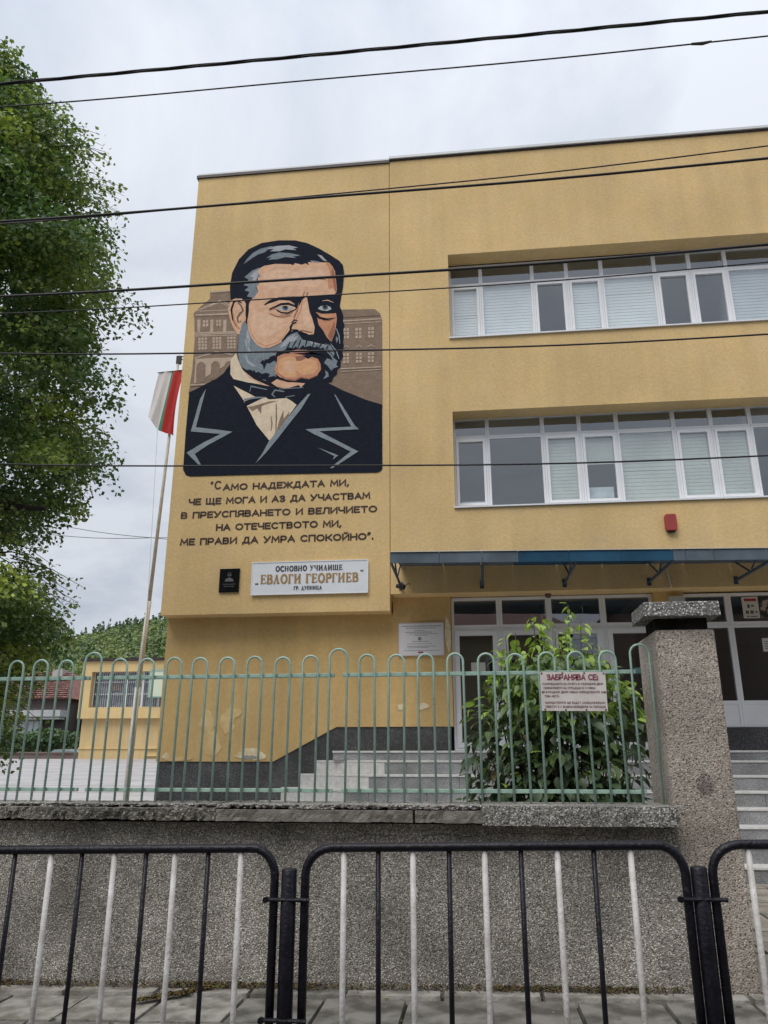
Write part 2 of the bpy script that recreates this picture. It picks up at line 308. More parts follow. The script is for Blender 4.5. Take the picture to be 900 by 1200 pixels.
# serif capitals drawn as strokes: (polylines; 'T' thick, 't' thin), unit cap height
def arc(cx, cy, rx, ry, a0, a1, n=10): return [(cx + rx * math.cos(R(a0 + (a1 - a0) * i / n)), cy + ry * math.sin(R(a0 + (a1 - a0) * i / n))) for i in range(n + 1)]
GL = {
 'Е': (.62, [('T', [(.14, 0), (.14, 1)]), ('t', [(.14, .96), (.56, .96)]), ('t', [(.14, .52), (.44, .52)]), ('t', [(.14, .04), (.58, .04)]), ('t', [(.56, .96), (.56, .78)]), ('t', [(.58, .04), (.60, .25)]), ('t', [(.44, .40), (.44, .64)]), ('t', [(0, .03), (.2, .03)]), ('t', [(0, .97), (.2, .97)])]),
 'В': (.66, [('T', [(.14, 0), (.14, 1)]), ('t', [(0, .97), (.34, .97)]), ('T', arc(.34, .75, .20, .21, 80, -80)), ('t', [(.14, .53), (.36, .53)]), ('T', arc(.36, .28, .24, .24, 80, -80)), ('t', [(0, .03), (.36, .03)])]),
 'Л': (.74, [('T', [(.56, 0), (.34, 1)]), ('t', [(.36, .95), (.12, 0)]), ('t', [(0, .03), (.24, .03)]), ('t', [(.42, .03), (.72, .03)])]),
 'О': (.78, [('T', arc(.39, .5, .31, .46, 0, 360, 20))]),
 'Г': (.58, [('T', [(.14, 0), (.14, 1)]), ('t', [(0, .97), (.54, .97)]), ('t', [(.54, .97), (.54, .74)]), ('t', [(0, .03), (.28, .03)])]),
 'И': (.80, [('T', [(.14, 0), (.14, 1)]), ('T', [(.62, 0), (.62, 1)]), ('t', [(.14, .1), (.62, .9)]), ('t', [(0, .97), (.27, .97)]), ('t', [(0, .03), (.27, .03)]), ('t', [(.49, .97), (.76, .97)]), ('t', [(.49, .03), (.76, .03)])]),
 'Р': (.62, [('T', [(.14, 0), (.14, 1)]), ('t', [(0, .97), (.34, .97)]), ('T', arc(.34, .72, .22, .24, 85, -85)), ('t', [(.14, .48), (.34, .48)]), ('t', [(0, .03), (.28, .03)])]),
 'С': (.70, [('T', arc(.40, .5, .31, .46, 40, 320, 16)), ('t', [(.62, .98), (.62, .72)]), ('t', [(.62, .02), (.62, .24)])]),
 'Н': (.80, [('T', [(.14, 0), (.14, 1)]), ('T', [(.62, 0), (.62, 1)]), ('t', [(.14, .5), (.62, .5)]), ('t', [(0, .97), (.27, .97)]), ('t', [(0, .03), (.27, .03)]), ('t', [(.49, .97), (.76, .97)]), ('t', [(.49, .03), (.76, .03)])]),
 'У': (.70, [('T', [(.10, 1), (.38, .40)]), ('t', [(.62, 1), (.34, .25), (.20, .03), (.08, .10)]), ('t', [(0, .97), (.24, .97)]), ('t', [(.48, .97), (.72, .97)])]),
 'Ч': (.74, [('T', [(.58, 0), (.58, 1)]), ('T', [(.12, 1), (.12, .62)]), ('t', [(.12, .62), (.22, .47), (.58, .50)]), ('t', [(0, .97), (.25, .97)]), ('t', [(.45, .97), (.72, .97)]), ('t', [(.44, .03), (.72, .03)])]),
 'Щ': (1.08, [('T', [(.12, 0), (.12, 1)]), ('T', [(.50, 0), (.50, 1)]), ('T', [(.88, 0), (.88, 1)]), ('t', [(0, .03), (1.04, .03)]), ('t', [(1.03, .05), (1.03, -.16)]), ('t', [(0, .97), (.24, .97)]), ('t', [(.38, .97), (.62, .97)]), ('t', [(.76, .97), (1.0, .97)])]),
 'П': (.80, [('T', [(.14, 0), (.14, 1)]), ('T', [(.62, 0), (.62, 1)]), ('t', [(0, .97), (.76, .97)]), ('t', [(0, .03), (.27, .03)]), ('t', [(.49, .03), (.76, .03)])]),
 'Д': (.80, [('T', [(.60, .03), (.42, 1)]), ('t', [(.44, .97), (.16, .05)]), ('t', [(.02, .03), (.78, .03)]), ('t', [(.04, .05), (.04, -.16)]), ('t', [(.76, .05), (.76, -.16)])]),
 'Ц': (.84, [('T', [(.14, 0), (.14, 1)]), ('T', [(.60, 0), (.60, 1)]), ('t', [(0, .03), (.80, .03)]), ('t', [(.79, .05), (.79, -.16)]), ('t', [(0, .97), (.27, .97)]), ('t', [(.47, .97), (.74, .97)])]),
 'А': (.74, [('T', [(.60, 0), (.36, 1)]), ('t', [(.38, .96), (.12, 0)]), ('t', [(.22, .33), (.52, .33)]), ('t', [(0, .03), (.24, .03)]), ('t', [(.46, .03), (.74, .03)])]),
 '.': (.26, [('T', [(.10, .0), (.10, .14)])]), ' ': (.34, []),
 '„': (.36, [('T', [(.10, .10), (.04, -.12)]), ('T', [(.26, .10), (.20, -.12)])]),
 '“': (.36, [('T', [(.06, 1.06), (.12, .84)]), ('T', [(.22, 1.06), (.28, .84)])]),
}
def serif_text(name, s, x0, x1, zb, cap, y, m, parent, tk=.17, tn=.08, gap=.10):
    mb = MB(); cx = 0; tot = sum(GL[c][0] + gap for c in s) - gap; sx = (x1 - x0) / tot; k = 0
    for c in s:
        wd, st = GL[c]
        for kind, pl in st:
            h = (tk if kind == 'T' else tn) / 2
            for (ax, ay), (bx, by) in zip(pl, pl[1:]):
                dx, dy = bx - ax, by - ay; l = math.hypot(dx, dy); nx, ny = -dy / l * h, dx / l * h
                hx, hy = (dx / l * h * .3, dy / l * h * .3) if len(pl) > 2 else (0, 0)
                q = [(ax + nx - hx, ay + ny - hy), (bx + nx + hx, by + ny + hy), (bx - nx + hx, by - ny + hy), (ax - nx - hx, ay - ny - hy)]
                k += 1; yy = y - .00012 * (k % 37)
                mb.poly([(x0 + (cx + px) * sx, yy, zb + py * cap) for px, py in q][::-1])
        cx += wd + gap
    return mb.build(name, m, parent)

# plain wide capitals: even strokes with round bowls
H_ = .5
SG = {
 'А': (1.0, [[(0, 0), (.5, 1), (1, 0)], [(.18, .32), (.82, .32)]]),
 'Б': (.85, [[(.8, 1), (0, 1), (0, 0), (.55, 0)] + arc(.55, .29, .28, .29, -90, 90, 8) + [(0, .58)]]),
 'В': (.88, [[(0, 0), (0, 1), (.55, 1)] + arc(.55, .765, .24, .235, 90, -90, 8) + [(0, .53)], [(.55, .53)] + arc(.57, .265, .28, .265, 90, -90, 8) + [(0, 0)]]),
 'Г': (.72, [[(0, 0), (0, 1), (.72, 1)]]),
 'Д': (1.1, [[(.18, .04), (.32, .5), (.40, 1), (.92, 1), (.92, .04)], [(0, -.20), (0, .02), (1.08, .02), (1.08, -.20)]]),
 'Е': (.78, [[(.78, 1), (0, 1), (0, 0), (.78, 0)], [(0, .51), (.68, .51)]]),
 'Ж': (1.35, [[(.67, 0), (.67, 1)], [(0, 1), (.5, .5), (0, 0)], [(1.35, 1), (.85, .5), (1.35, 0)], [(.5, .5), (.85, .5)]]),
 'З': (.82, [[(.02, .86)] + arc(.42, .755, .32, .245, 130, -90, 10) + [(.25, .51)], [(.42, .51)] + arc(.42, .255, .38, .255, 90, -140, 12)]),
 'И': (.95, [[(0, 1), (0, 0), (.95, 1), (.95, 0)]]),
 'Й': (.95, [[(0, 1), (0, 0), (.95, 1), (.95, 0)], arc(.475, 1.34, .2, .17, 200, 340, 6)]),
 'К': (.90, [[(0, 0), (0, 1)], [(.86, 1), (.3, .52), (.9, 0)], [(0, .52), (.3, .52)]]),
 'Л': (.95, [[(0, .02), (.12, .06), (.20, .4), (.26, 1), (.95, 1), (.95, 0)]]),
 'М': (1.15, [[(0, 0), (.08, 1), (.575, .25), (1.07, 1), (1.15, 0)]]),
 'Н': (.95, [[(0, 0), (0, 1)], [(.95, 0), (.95, 1)], [(0, .5), (.95, .5)]]),
 'О': (1.15, [arc(.575, .5, .575, .5, 0, 360, 22)]),
 'П': (.95, [[(0, 0), (0, 1), (.95, 1), (.95, 0)]]),
 'Р': (.85, [[(0, 0), (0, 1), (.5, 1)] + arc(.54, .69, .30, .31, 90, -90, 8) + [(0, .38)]]),
 'С': (1.0, [arc(.55, .5, .55, .5, 48, 312, 18)]),
 'Т': (.95, [[(0, 1), (.95, 1)], [(.475, 1), (.475, 0)]]),
 'У': (.98, [[(0, 1), (.50, .32)], [(.98, 1), (.42, .16), (.3, .02), (.12, 0)]]),
 'Х': (.98, [[(0, 0), (.98, 1)], [(0, 1), (.98, 0)]]),
 'Ц': (1.05, [[(0, 1), (0, 0), (1.05, 0), (1.05, -.2)], [(.88, 0), (.88, 1)]]),
 'Ч': (.90, [[(0, 1), (0, .62), (.12, .45), (.4, .40), (.9, .45)], [(.9, 1), (.9, 0)]]),
 'Ш': (1.3, [[(0, 1), (0, 0), (1.3, 0), (1.3, 1)], [(.65, 0), (.65, 1)]]),
 'Щ': (1.42, [[(0, 1), (0, 0), (1.42, 0), (1.42, -.22)], [(.62, 0), (.62, 1)], [(1.25, 0), (1.25, 1)]]),
 'Ъ': (1.0, [[(0, 1), (.28, 1), (.28, 0), (.7, 0)] + arc(.7, .28, .28, .28, -90, 90, 8) + [(.28, .56)]]),
 'Ь': (.85, [[(0, 1), (0, 0), (.52, 0)] + arc(.52, .28, .28, .28, -90, 90, 8) + [(0, .56)]]),
 'Ю': (1.35, [[(0, 0), (0, 1)], [(0, .5), (.35, .5)], arc(.85, .5, .5, .5, 0, 360, 20)]),
 'Я': (.88, [[(.88, 0), (.88, 1), (.38, 1)] + arc(.34, .69, .30, .31, 90, 270, 8) + [(.88, .38)], [(.42, .38), (0, 0)]]),
 ',': (.12, [[(.10, .06), (.0, -.2)]]), '.': (.12, [[(.06, 0), (.06, .1)]]), ':': (.12, [[(.06, 0), (.06, .16)], [(.06, .5), (.06, .66)]]), ' ': (.42, []),
 '“': (.34, [[(0, .82), (.08, 1.08)], [(.24, .82), (.32, 1.08)]]), '”': (.34, [[(.08, 1.12), (0, .84)], [(.32, 1.12), (.24, .84)]]),
}
def sans_text(name, s, x0, x1, zb, cap, y, m, parent, wt, gap=.36):
    """wt = stroke width in metres; capitals fitted between x0 and x1"""
    mb = MB(); tot = sum(SG[c][0] + gap for c in s) - gap; sx = (x1 - x0 - wt) / tot; cx = 0; k = 0; h = wt / 2; hh = cap - wt
    for c in s:
        wd, st = SG[c]
        for pl in st:
            q = [Vector((x0 + h + (cx + px) * sx, zb + h + pz_ * hh)) for px, pz_ in pl]; q = [v for i, v in enumerate(q) if i == 0 or (v - q[i - 1]).length > cap * .01]; n = len(q); closed = (q[0] - q[-1]).length < 1e-5
            L, Rr = [], []
            for i in range(n):
                a = q[i - 1] if i else (q[-2] if closed else None); b = q[i + 1] if i < n - 1 else (q[1] if closed else None)
                d0 = (q[i] - a).normalized() if a is not None and (q[i] - a).length > 1e-7 else None; d1 = (b - q[i]).normalized() if b is not None and (b - q[i]).length > 1e-7 else None
                d0 = d0 if d0 is not None else d1; d1 = d1 if d1 is not None else d0
                t = d0 + d1; t = t.normalized() if t.length > .2 else d0
                nr = Vector((-t.y, t.x)); sc_ = 1 / max(abs(nr.dot(Vector((-d0.y, d0.x)))), .5)
                p = q[i]
                if not closed and i == 0: p = p - d1 * h
                if not closed and i == n - 1: p = p + d0 * h
                L.append(p + nr * h * sc_); Rr.append(p - nr * h * sc_)
            k += 1; yy = y - .00025 * (k % 5)
            for i in range(n - 1): mb.poly([(v.x, yy, v.y) for v in (Rr[i], Rr[i + 1], L[i + 1], L[i])])
        cx += wd + gap
    return mb.build(name, m, parent)

# ================================================================== SETTING
def sidewalk_z(x): return .0165 * (x - 1.2)
def ridge(x):                       # height of the wooded ridge north of the town
    t = (x + 124) / 50.0
    return 45 + 15 * t - 1.0 * t * t if x < -124 else 45 + min((x + 124) * .22, 26)
def terrain_z(x, y):
    if y < 13: b = 0.0
    elif y < 45: b = 1.40 * (y - 13) / 32
    elif y < 46.5: b = 1.40
    elif y < 48.5: b = 1.40 - .85 * (y - 46.5) / 2 if x < -21 else 1.4
    else: b = .55 if x < -21 else 1.4
    if y > 85:
        s = min((y - 85) / 215.0, 1.0); s = s * s * (3 - 2 * s)
        b += (max(ridge(x), 12) - b) * s
    return b
def sheet(name, xs, ys, fn, m, dz=0, parent=None):
    V = [(x, y, fn(x, y) + dz) for y in ys for x in xs]; nx = len(xs)
    Fc = [(j * nx + i, j * nx + i + 1, (j + 1) * nx + i + 1, (j + 1) * nx + i) for j in range(len(ys) - 1) for i in range(nx - 1)]
    o = fastmesh(name, np.array(V), np.array(Fc), m); o.data.polygons.foreach_set('use_smooth', [True] * len(Fc)); return o
# one ground sheet to the horizon (earth, rising into the hill)
xs = [-2500, -1500, -900, -600, -450] + list(range(-360, 121, 12)) + [200, 350, 600, 1200, 2500]
ys = [-2500, -1000, -300, -100, -30, -10, 0, 2.62]
tag(sheet('terrain', xs, ys, lambda x, y: -.16, M_soil), kind='structure')
ys = [5.9, 9, 13, 20, 30, 45, 46.5, 48.5, 60, 84] + list(range(92, 340, 12)) + [360, 420, 520, 800, 1500, 2500]
tag(sheet('hillside', xs, ys, lambda x, y: terrain_z(x, y) - .05, mat('hill_undergrowth', (.055, .085, .022), .95, c2=(.03, .05, .015), scale=.08, bump=.5, bscale=.5)), kind='structure')
# road in front, kerb, sidewalk with slabs
road = MB(); road.poly([(-60, -8, -.145), (60, -8, -.145), (60, 2.60, -.145), (-60, 2.60, -.145)])
tag(road.build('road', M_asph), kind='structure')
kb = MB()
for i in range(-30, 30): kb.box(i * 1.0 + .004, i + .996, 2.60, 2.75, -.3, sidewalk_z(max(-8, min(8, i))) - .005)
tag(kb.build('kerb', M_slab2), kind='structure')
sw = MB(); zz = lambda x: sidewalk_z(max(-9, min(9, x)))
for a, b in ((-60, -9), (-9, 9), (9, 60)):
    sw.poly([(a, 2.75, zz(a) - .035), (b, 2.75, zz(b) - .035), (b, 5.95, zz(b) - .035), (a, 5.95, zz(a) - .035)])
sidewalk = tag(sw.build('sidewalk', M_joint), kind='structure')
def slabmesh(w, l, name, m):
    mb = MB(); mb.box(-w / 2, w / 2, -l / 2, l / 2, -.05, 0, top=(.006, .006)); o = mb.build(name, m); me = o.data; bpy.data.objects.remove(o); return me
sA = [slabmesh(.487, .487, 'paving_slab', m) for m in (M_slab, M_slab, M_slab2)]
sB = [slabmesh(.585, .125, 'edging_slab', m) for m in (M_slab2, M_slab)]
for j in range(5):
    yy = 5.345 - .25 - j * .5
    for i in range(-12, 9):
        x = i * .5 + .17 + (.0 if j % 2 else .12)
        share('paving_slab', rnd.choice(sA), sidewalk, (x, yy, sidewalk_z(x) + rnd.uniform(-.006, .004)), (rnd.uniform(-.010, .010), rnd.uniform(-.01, .01) - .0165, rnd.uniform(-.012, .012)))
for i in range(-10, 8):
    x = i * .6 + .05
    share('edging_slab', sB[0] if rnd.random() < .8 else sB[1], sidewalk, (x, 5.418, sidewalk_z(x) + .016 + rnd.uniform(-.004, .004)), (rnd.uniform(-.02, .02), -.0165, rnd.uniform(-.01, .01)))
# school yard: pale concrete paving
tag(sheet('yard_paving', [-60, -40, -20, -10, -5, 0, 5, 10, 20], [5.86, 8, 10, 13, 16, 20, 25, 30, 38, 45, 46.4], terrain_z, M_yard), kind='structure')
yj = MB()
for k, y in enumerate((15.5, 18, 20.5, 23, 25.5, 28, 30.5, 33, 35.5, 38, 40.5, 43)):
    yj.poly([(-58, y, terrain_z(0, y) + .004), (-5.2, y, terrain_z(0, y) + .004), (-5.2, y + .05, terrain_z(0, y + .05) + .004), (-58, y + .05, terrain_z(0, y + .05) + .004)])
tag(yj.build('yard_joints', mat('yard_joint_dirt', (.22, .21, .19), .95, var=.2)), kind='structure')
# gate path with random flagstones
ph = MB(); ph.poly([(1.62, 5.3, .004), (6, 5.3, .004), (6, 10.0, .006), (1.62, 10.0, .006)])
gatepath = tag(ph.build('gate_path', M_joint), kind='structure')
M_flag = mat('tan_flagstone', (.33, .29, .235), .9, c2=(.20, .175, .14), scale=4.5, bump=.6, bscale=60, detail=9)
yy = 5.34
while yy < 9.95:
    h = rnd.uniform(.34, .5); h = min(h, 9.98 - yy); x = 1.66
    while x < 5.9:
        w_ = rnd.uniform(.35, .7)
        mb = MB(); j = lambda: rnd.uniform(-.02, .02)
        mb.prism([(x + .012 + j(), yy + .012 + j()), (x + w_ - .012 + j(), yy + .012 + j()), (x + w_ - .012 + j(), yy + h - .012 + j()), (x + .012 + j(), yy + h - .012 + j())], -.03, .022 + rnd.uniform(-.005, .005))
        mb.build('flagstone', rnd.choice([M_flag, M_flag, M_slab2]), gatepath); x += w_
    yy += h
# debris and moss along the foot of the wall
dv, df, dt = [], [], []
for k in range(6500):
    x = rnd.uniform(-4.2, 1.2); dens = .35 + .65 * (math.sin(x * 3.1) > .1) 
    if rnd.random() > dens: continue
    y = 5.50 - abs(rnd.gauss(0, .026)); 
    if rnd.random() < .25:                      # weeds in one open joint
        t = rnd.random(); x = -1.72 - .35 * t + rnd.gauss(0, .02); y = 5.46 - .30 * t + rnd.gauss(0, .015)
    z = sidewalk_z(x) + .018 + (.035 - (5.5 - y)) * .5 * (y > 5.465) + rnd.uniform(0, .012)
    s_ = rnd.uniform(.004, .011); a = rnd.uniform(0, 6.28); i = len(dv)
    for q in range(4):
        an = a + q * 1.57; dv.append((x + s_ * math.cos(an), y + s_ * math.sin(an) * .8, z + rnd.uniform(-.006, .008)))
    c = rnd.choice([(1, .75, .35), (.7, .5, .3), (.75, .9, .35), (.4, .32, .2)]); dt += [c] * 4
    df.append((i, i + 1, i + 2, i + 3))
o = fastmesh('wall_foot_moss', np.array(dv), np.array(df), mat('dry_moss', (.12, .10, .06), .95, tint=True), tint=np.array(dt)); tag(o, kind='stuff')

dv, df, dt = [], [], []
for k in range(420):
    x, y = rnd.uniform(-4.5, 2.5), rnd.uniform(3.2, 5.35); z = sidewalk_z(x) + .006; s_ = rnd.uniform(.004, .010) if rnd.random() < .85 else rnd.uniform(.015, .028); a = rnd.uniform(0, 6.28); i = len(dv)
    for q in range(4): an = a + q * 1.57; dv.append((x + s_ * math.cos(an), y + s_ * .55 * math.sin(an), z + rnd.uniform(0, .006)))
    c = rnd.choice([(1, .8, .45), (2.6, 2.4, 2.1), (.7, .5, .3), (.8, .95, .4)]); dt += [c] * 4; df.append((i, i + 1, i + 2, i + 3))
o = fastmesh('pavement_litter', np.array(dv), np.array(df), mat('dry_moss', (.12, .10, .06), .95, tint=True), tint=np.array(dt)); tag(o, kind='stuff')

# ================================================================== SCHOOL BUILDING
B = thing('school_building', 'long three storey school with yellow ochre plaster, a painted wall portrait and white window bands', 'school building', (-4.95, 11.9, 0))
B.location = (0, 0, 0)
YF = 11.9; XR = 12.0; ZT = 12.13
blk = MB(); blk.box(-4.95, -1.247, YF, 12.2, 3.56, ZT); blk.box(-4.95, -4.65, 12.2, 24, 3.56, ZT)
blk.box(-4.95, -1.23, 12.2, 12.6, 3.56, 3.75)
blk.build('wall', M_yel, B)
w2 = MB()
w2.box(-1.233, XR, YF, 12.24, 3.82, 5.19); w2.box(-1.233, XR, YF, 12.24, 6.89, 8.26); w2.box(-1.233, XR, YF, 12.24, 9.965, ZT)
w2.box(-1.233, -.19, YF, 12.24, 5.19, 6.89); w2.box(-1.233, -.19, YF, 12.24, 8.26, 9.965)
w2.box(-1.26, -1.22, 11.93, 12.2, 3.82, ZT - .02)
w2.build('wall', M_yel, B)
lw = MB()    # ground-floor wall with its slanting lower edge over the plinth
lw.slabY([(-4.94, 1.325), (-3.08, 1.325), (-2.11, 1.83), (-.315, 1.83), (-.315, 3.83), (-4.94, 3.83)], 12.2, 12.4)
lw.box(-4.94, -4.74, 12.4, 24, 1.325, 3.56)
lw.build('wall', M_yel2, B)
lw = MB(); lw.box(2.81, 3.25, 12.18, 12.5, 1.48, 3.82); lw.build('pier', M_yel2, B)
pl = MB()
pl.slabY([(-4.925, -.2), (-.35, -.2), (-.35, 1.86), (-2.05, 1.86), (-3.15, 1.36), (-4.925, 1.36)], 12.215, 12.39)
pl.box(-4.925, -4.75, 12.39, 24, -.2, 1.36); pl.box(3.25, XR, 12.26, 12.5, 1.47, 1.80)
pl.build('plinth', M_plinth, B)
rf = MB(); rf.box(-4.95, XR, 12.24, 24, ZT - .25, ZT - .03); rf.box(-4.95, XR, 23.8, 24.0, 0, ZT - .25); rf.box(XR - .25, XR, 12.5, 23.8, 0, ZT - .25)
rf.build('roof', M_yel, B)
fl = MB(); fl.box(-4.985, -1.24, YF - .03, 12.3, ZT - .055, ZT + .004); fl.box(-4.985, -4.90, 12.3, 24, ZT - .055, ZT + .004)
fl.box(-1.24, XR, YF - .02, 12.3, ZT - .018, ZT + .012); fl.build('roof_flashing', M_flash, B)
gt = MB(); gt.box(-4.97, -1.24, YF - .012, 12.2, ZT + .007, ZT + .05); gt.box(-1.24, XR, YF - .05, 12.2, ZT + .015, ZT + .065); gt.build('roof_gutter', M_gutter, B)
# rooms behind the windows
rm = MB()
for z0, z1 in ((1.47, 3.84), (4.75, 6.95), (7.85, 10.0)):
    rm.poly([(-.6, 17, z0), (XR, 17, z0), (XR, 17, z1), (-.6, 17, z1)]); rm.poly([(-.6, 12.2, z0), (-.6, 17, z0), (-.6, 17, z1), (-.6, 12.2, z1)])
    rm.poly([(-.6, 12.42, z1), (XR, 12.42, z1), (XR, 17, z1), (-.6, 17, z1)]); rm.poly([(-.6, 12.42, z0), (XR, 12.42, z0), (XR, 17, z0), (-.6, 17, z0)])
    for xx in (4.6, 8.4): rm.box(xx, xx + .15, 12.45, 17, z0, z1)
rm.build('room_interior', M_room, B)
ex = MB()     # solid infill above doors between soffit and rooms
ex.box(-.6, XR, 12.40, 12.5, 3.84, 4.75); ex.box(-.6, XR, 12.40, 12.5, 6.95, 7.85); ex.box(-1.233, XR, 12.24, 12.40, 3.825, 3.86)
ex.build('floor_edge', M_yel2, B)

def ring(mb, x0, x1, z0, z1, t, y0, y1, mi=0):
    mb.box(x0, x1, y0, y1, z0, z0 + t, mi); mb.box(x0, x1, y0, y1, z1 - t, z1, mi)
    mb.box(x0, x0 + t, y0, y1, z0 + t, z1 - t, mi); mb.box(x1 - t, x1, y0, y1, z0 + t, z1 - t, mi)
YW = 12.24
def window(x0, x1, z0, z1, sash, blind=None, zb=None, gm=None, Y=YW, parent=None, ft=.034):
    f = MB(); g = .0015
    ring(f, x0 + g, x1 - g, z0 + g, z1 - g, ft, Y, Y + .07)
    a, b_, c, d_ = x0 + ft, x1 - ft, z0 + ft, z1 - ft
    if sash:
        ring(f, a + .004, b_ - .004, c + .004, d_ - .004, .042, Y - .014, Y + .055); a += .046; b_ -= .046; c += .046; d_ -= .046
    w_ = f.build('window', M_white, parent or B)
    p = MB(); p.box(a, b_, Y + .025, Y + .037, c, d_); p.build('pane', gm or M_glass, w_)
    if blind:
        bl = MB(); zl = c if zb is None else zb; n = 18
        h = (d_ - zl) / n
        for k in range(n):
            zz_ = zl + k * h
            o_ = .004 if rnd.random() < .96 else .008
            bl.poly([(a - .004, Y + .062, zz_), (b_ + .004, Y + .062, zz_), (b_ + .004, Y + .062 + o_, zz_ + h * 1.0), (a - .004, Y + .062 + o_, zz_ + h * 1.0)])
        bl.build('blind', blind, w_)
    return w_
edges = [-.19, .38, 1.30, 1.905, 2.515, 3.43, 4.025, 4.64, 5.56, 6.16, 6.77, 7.69, 8.29, 8.90, 9.82, 10.42, 11.03, 11.95]
up = [(1, M_blindw), (0, M_blindw), (1, None), (1, M_blindw), (0, M_blindw), (1, None), (1, None), (0, M_blinds), (1, None), (1, None), (0, M_blindw), (1, None), (1, M_blindw), (0, None), (1, None), (1, None), (0, M_blindw)]
lo = [(1, None), (0, None), (1, M_blindg), (1, M_blindg), (0, M_blindg), (1, M_blindg), (1, M_blindg), (0, None), (1, None), (1, M_blindg), (0, None), (1, None), (1, None), (0, M_blindg), (1, None), (1, None), (0, None)]
for k in range(len(edges) - 1):
    a, b_ = edges[k], edges[k + 1]
    for zb0, zt, zh, pat, ii in ((8.365, 9.53, 9.945, up, 0), (5.30, 6.55, 6.905, lo, 1)):
        s_, bl = pat[k]
        zlow = None
        if ii == 1 and k == 3: zlow = 6.0
        window(a, b_, zb0, zt, s_, bl, zlow)
        window(a, b_, zt, zh, 0, None, ft=.030)
sl = MB(); sl.box(-.205, XR, YF - .035, YW, 5.192, 5.215); sl.box(-.205, XR, YF - .035, YW, 8.262, 8.285); 
sl.box(-.19, XR, YW, YW + .16, 5.215, 5.30); sl.box(-.19, XR, YW, YW + .16, 8.285, 8.365)
sl.build('window_sill', M_white, B)
# papers leaning in two lower windows
pp = MB(); pp.box(1.99, 2.40, 12.36, 12.365, 5.38, 5.62); pp.build('paper_stack', mat('pale_paper', (.62, .68, .72), .8, var=.12, scale=9), B)
pp = MB(); pp.box(-.08, .30, 12.37, 12.40, 5.35, 5.45); pp.build('paper_stack', mat('pale_paper', (.62, .68, .72)), B)

# entrance glazing
YD = 12.30
def door(x0, x1, z0, z1, leaf=True, panel=0):
    f = MB(); g = .0015; ring(f, x0 + g, x1 - g, z0 + g, z1 - g, .04, YD, YD + .08)
    a, b_, c, d_ = x0 + .04, x1 - .04, z0 + .04, z1 - .04
    if leaf:
        ring(f, a + .004, b_ - .004, c + .002, d_ - .004, .075, YD - .015, YD + .065); a += .08; b_ -= .08; c += .077; d_ -= .08
    if panel:
        f.box(a, b_, YD + .02, YD + .06, z0 + .04, z0 + panel); f.box(a, b_, YD + .0, YD + .07, z0 + panel, z0 + panel + .05); c = z0 + panel + .05
    w_ = f.build('door' if leaf else 'window', M_white, B)
    p = MB(); p.box(a, b_, YD + .03, YD + .042, c, d_); p.build('pane', M_glassd, w_)
    if leaf:
        h = MB(); hx = b_ + .035; h.tube([(hx, YD - .016, 2.42), (hx, YD - .06, 2.42), (hx - .10, YD - .06, 2.42)], .011, 8); h.build('handle', mat('steel', (.5, .5, .5), .3, 1), w_)
    return w_
de = [-.31, .447, 1.217, 2.045, 2.805]
for a, b_ in zip(de, de[1:]):
    door(a, b_, 1.482, 3.33); window(a, b_, 3.33, 3.815, 0, None, gm=M_glassd, Y=YD, ft=.045)
de = [3.255, 3.93, 4.86, 5.80, 6.75, 7.7, 8.65, 9.6, 10.55, 11.5]
for a, b_ in zip(de, de[1:]):
    door(a, b_, 1.805, 3.31, leaf=False, panel=.33); window(a, b_, 3.31, 3.80, 0, None, gm=M_glassd, Y=YD, ft=.045)
mu = MB(); mu.box(1.185, 1.25, YD - .012, YD - .002, 1.5, 3.8); mu.build('door_post', M_white, B)

# plaster patches on the lower wall
def patch(cx, cz, rx, rz, m, n=34, y=12.2):
    mb = MB(); ph_ = rnd.uniform(0, 6)
    mb.slabY([(cx + rx * math.cos(2 * math.pi * k / n) * (1 + .2 * math.sin(3 * 2 * math.pi * k / n + ph_) + rnd.uniform(-.16, .16)), cz + rz * math.sin(2 * math.pi * k / n) * (1 + .15 * math.sin(2 * 2 * math.pi * k / n + ph_) + rnd.uniform(-.16, .16))) for k in range(n)], y - .004, y + .01)
    o = mb.build('plaster_patch', m, B); o.location.y = -.0007 * len([1 for c in B.children if c.name.startswith('plaster_patch')]); return o
M_p1 = mat('filler_yellow', (.76, .58, .30), .9, c2=(.66, .46, .20), scale=9); M_p2 = mat('filler_cream', (.82, .74, .54), .9, c2=(.68, .55, .32), scale=14)
for a in ((-4.16, 1.93, .11, .17, M_p1), (-3.82, 1.93, .13, .17, M_p1), (-4.06, 1.60, .13, .20, M_p1), (-3.70, 2.05, .08, .08, M_p1), (-3.43, 1.43, .22, .09, M_p2), (-1.11, 2.12, .055, .05, M_p2), (-.79, 2.13, .09, .06, M_p2), (-.37, 3.25, .045, .26, M_p2), (-4.78, 1.40, .05, .05, M_p2), (-4.6, 1.36, .2, .03, M_p1)): patch(*a)
patch(-3.45, 1.39, .10, .03, mat('bare_concrete', (.32, .31, .29), .9), y=12.195)

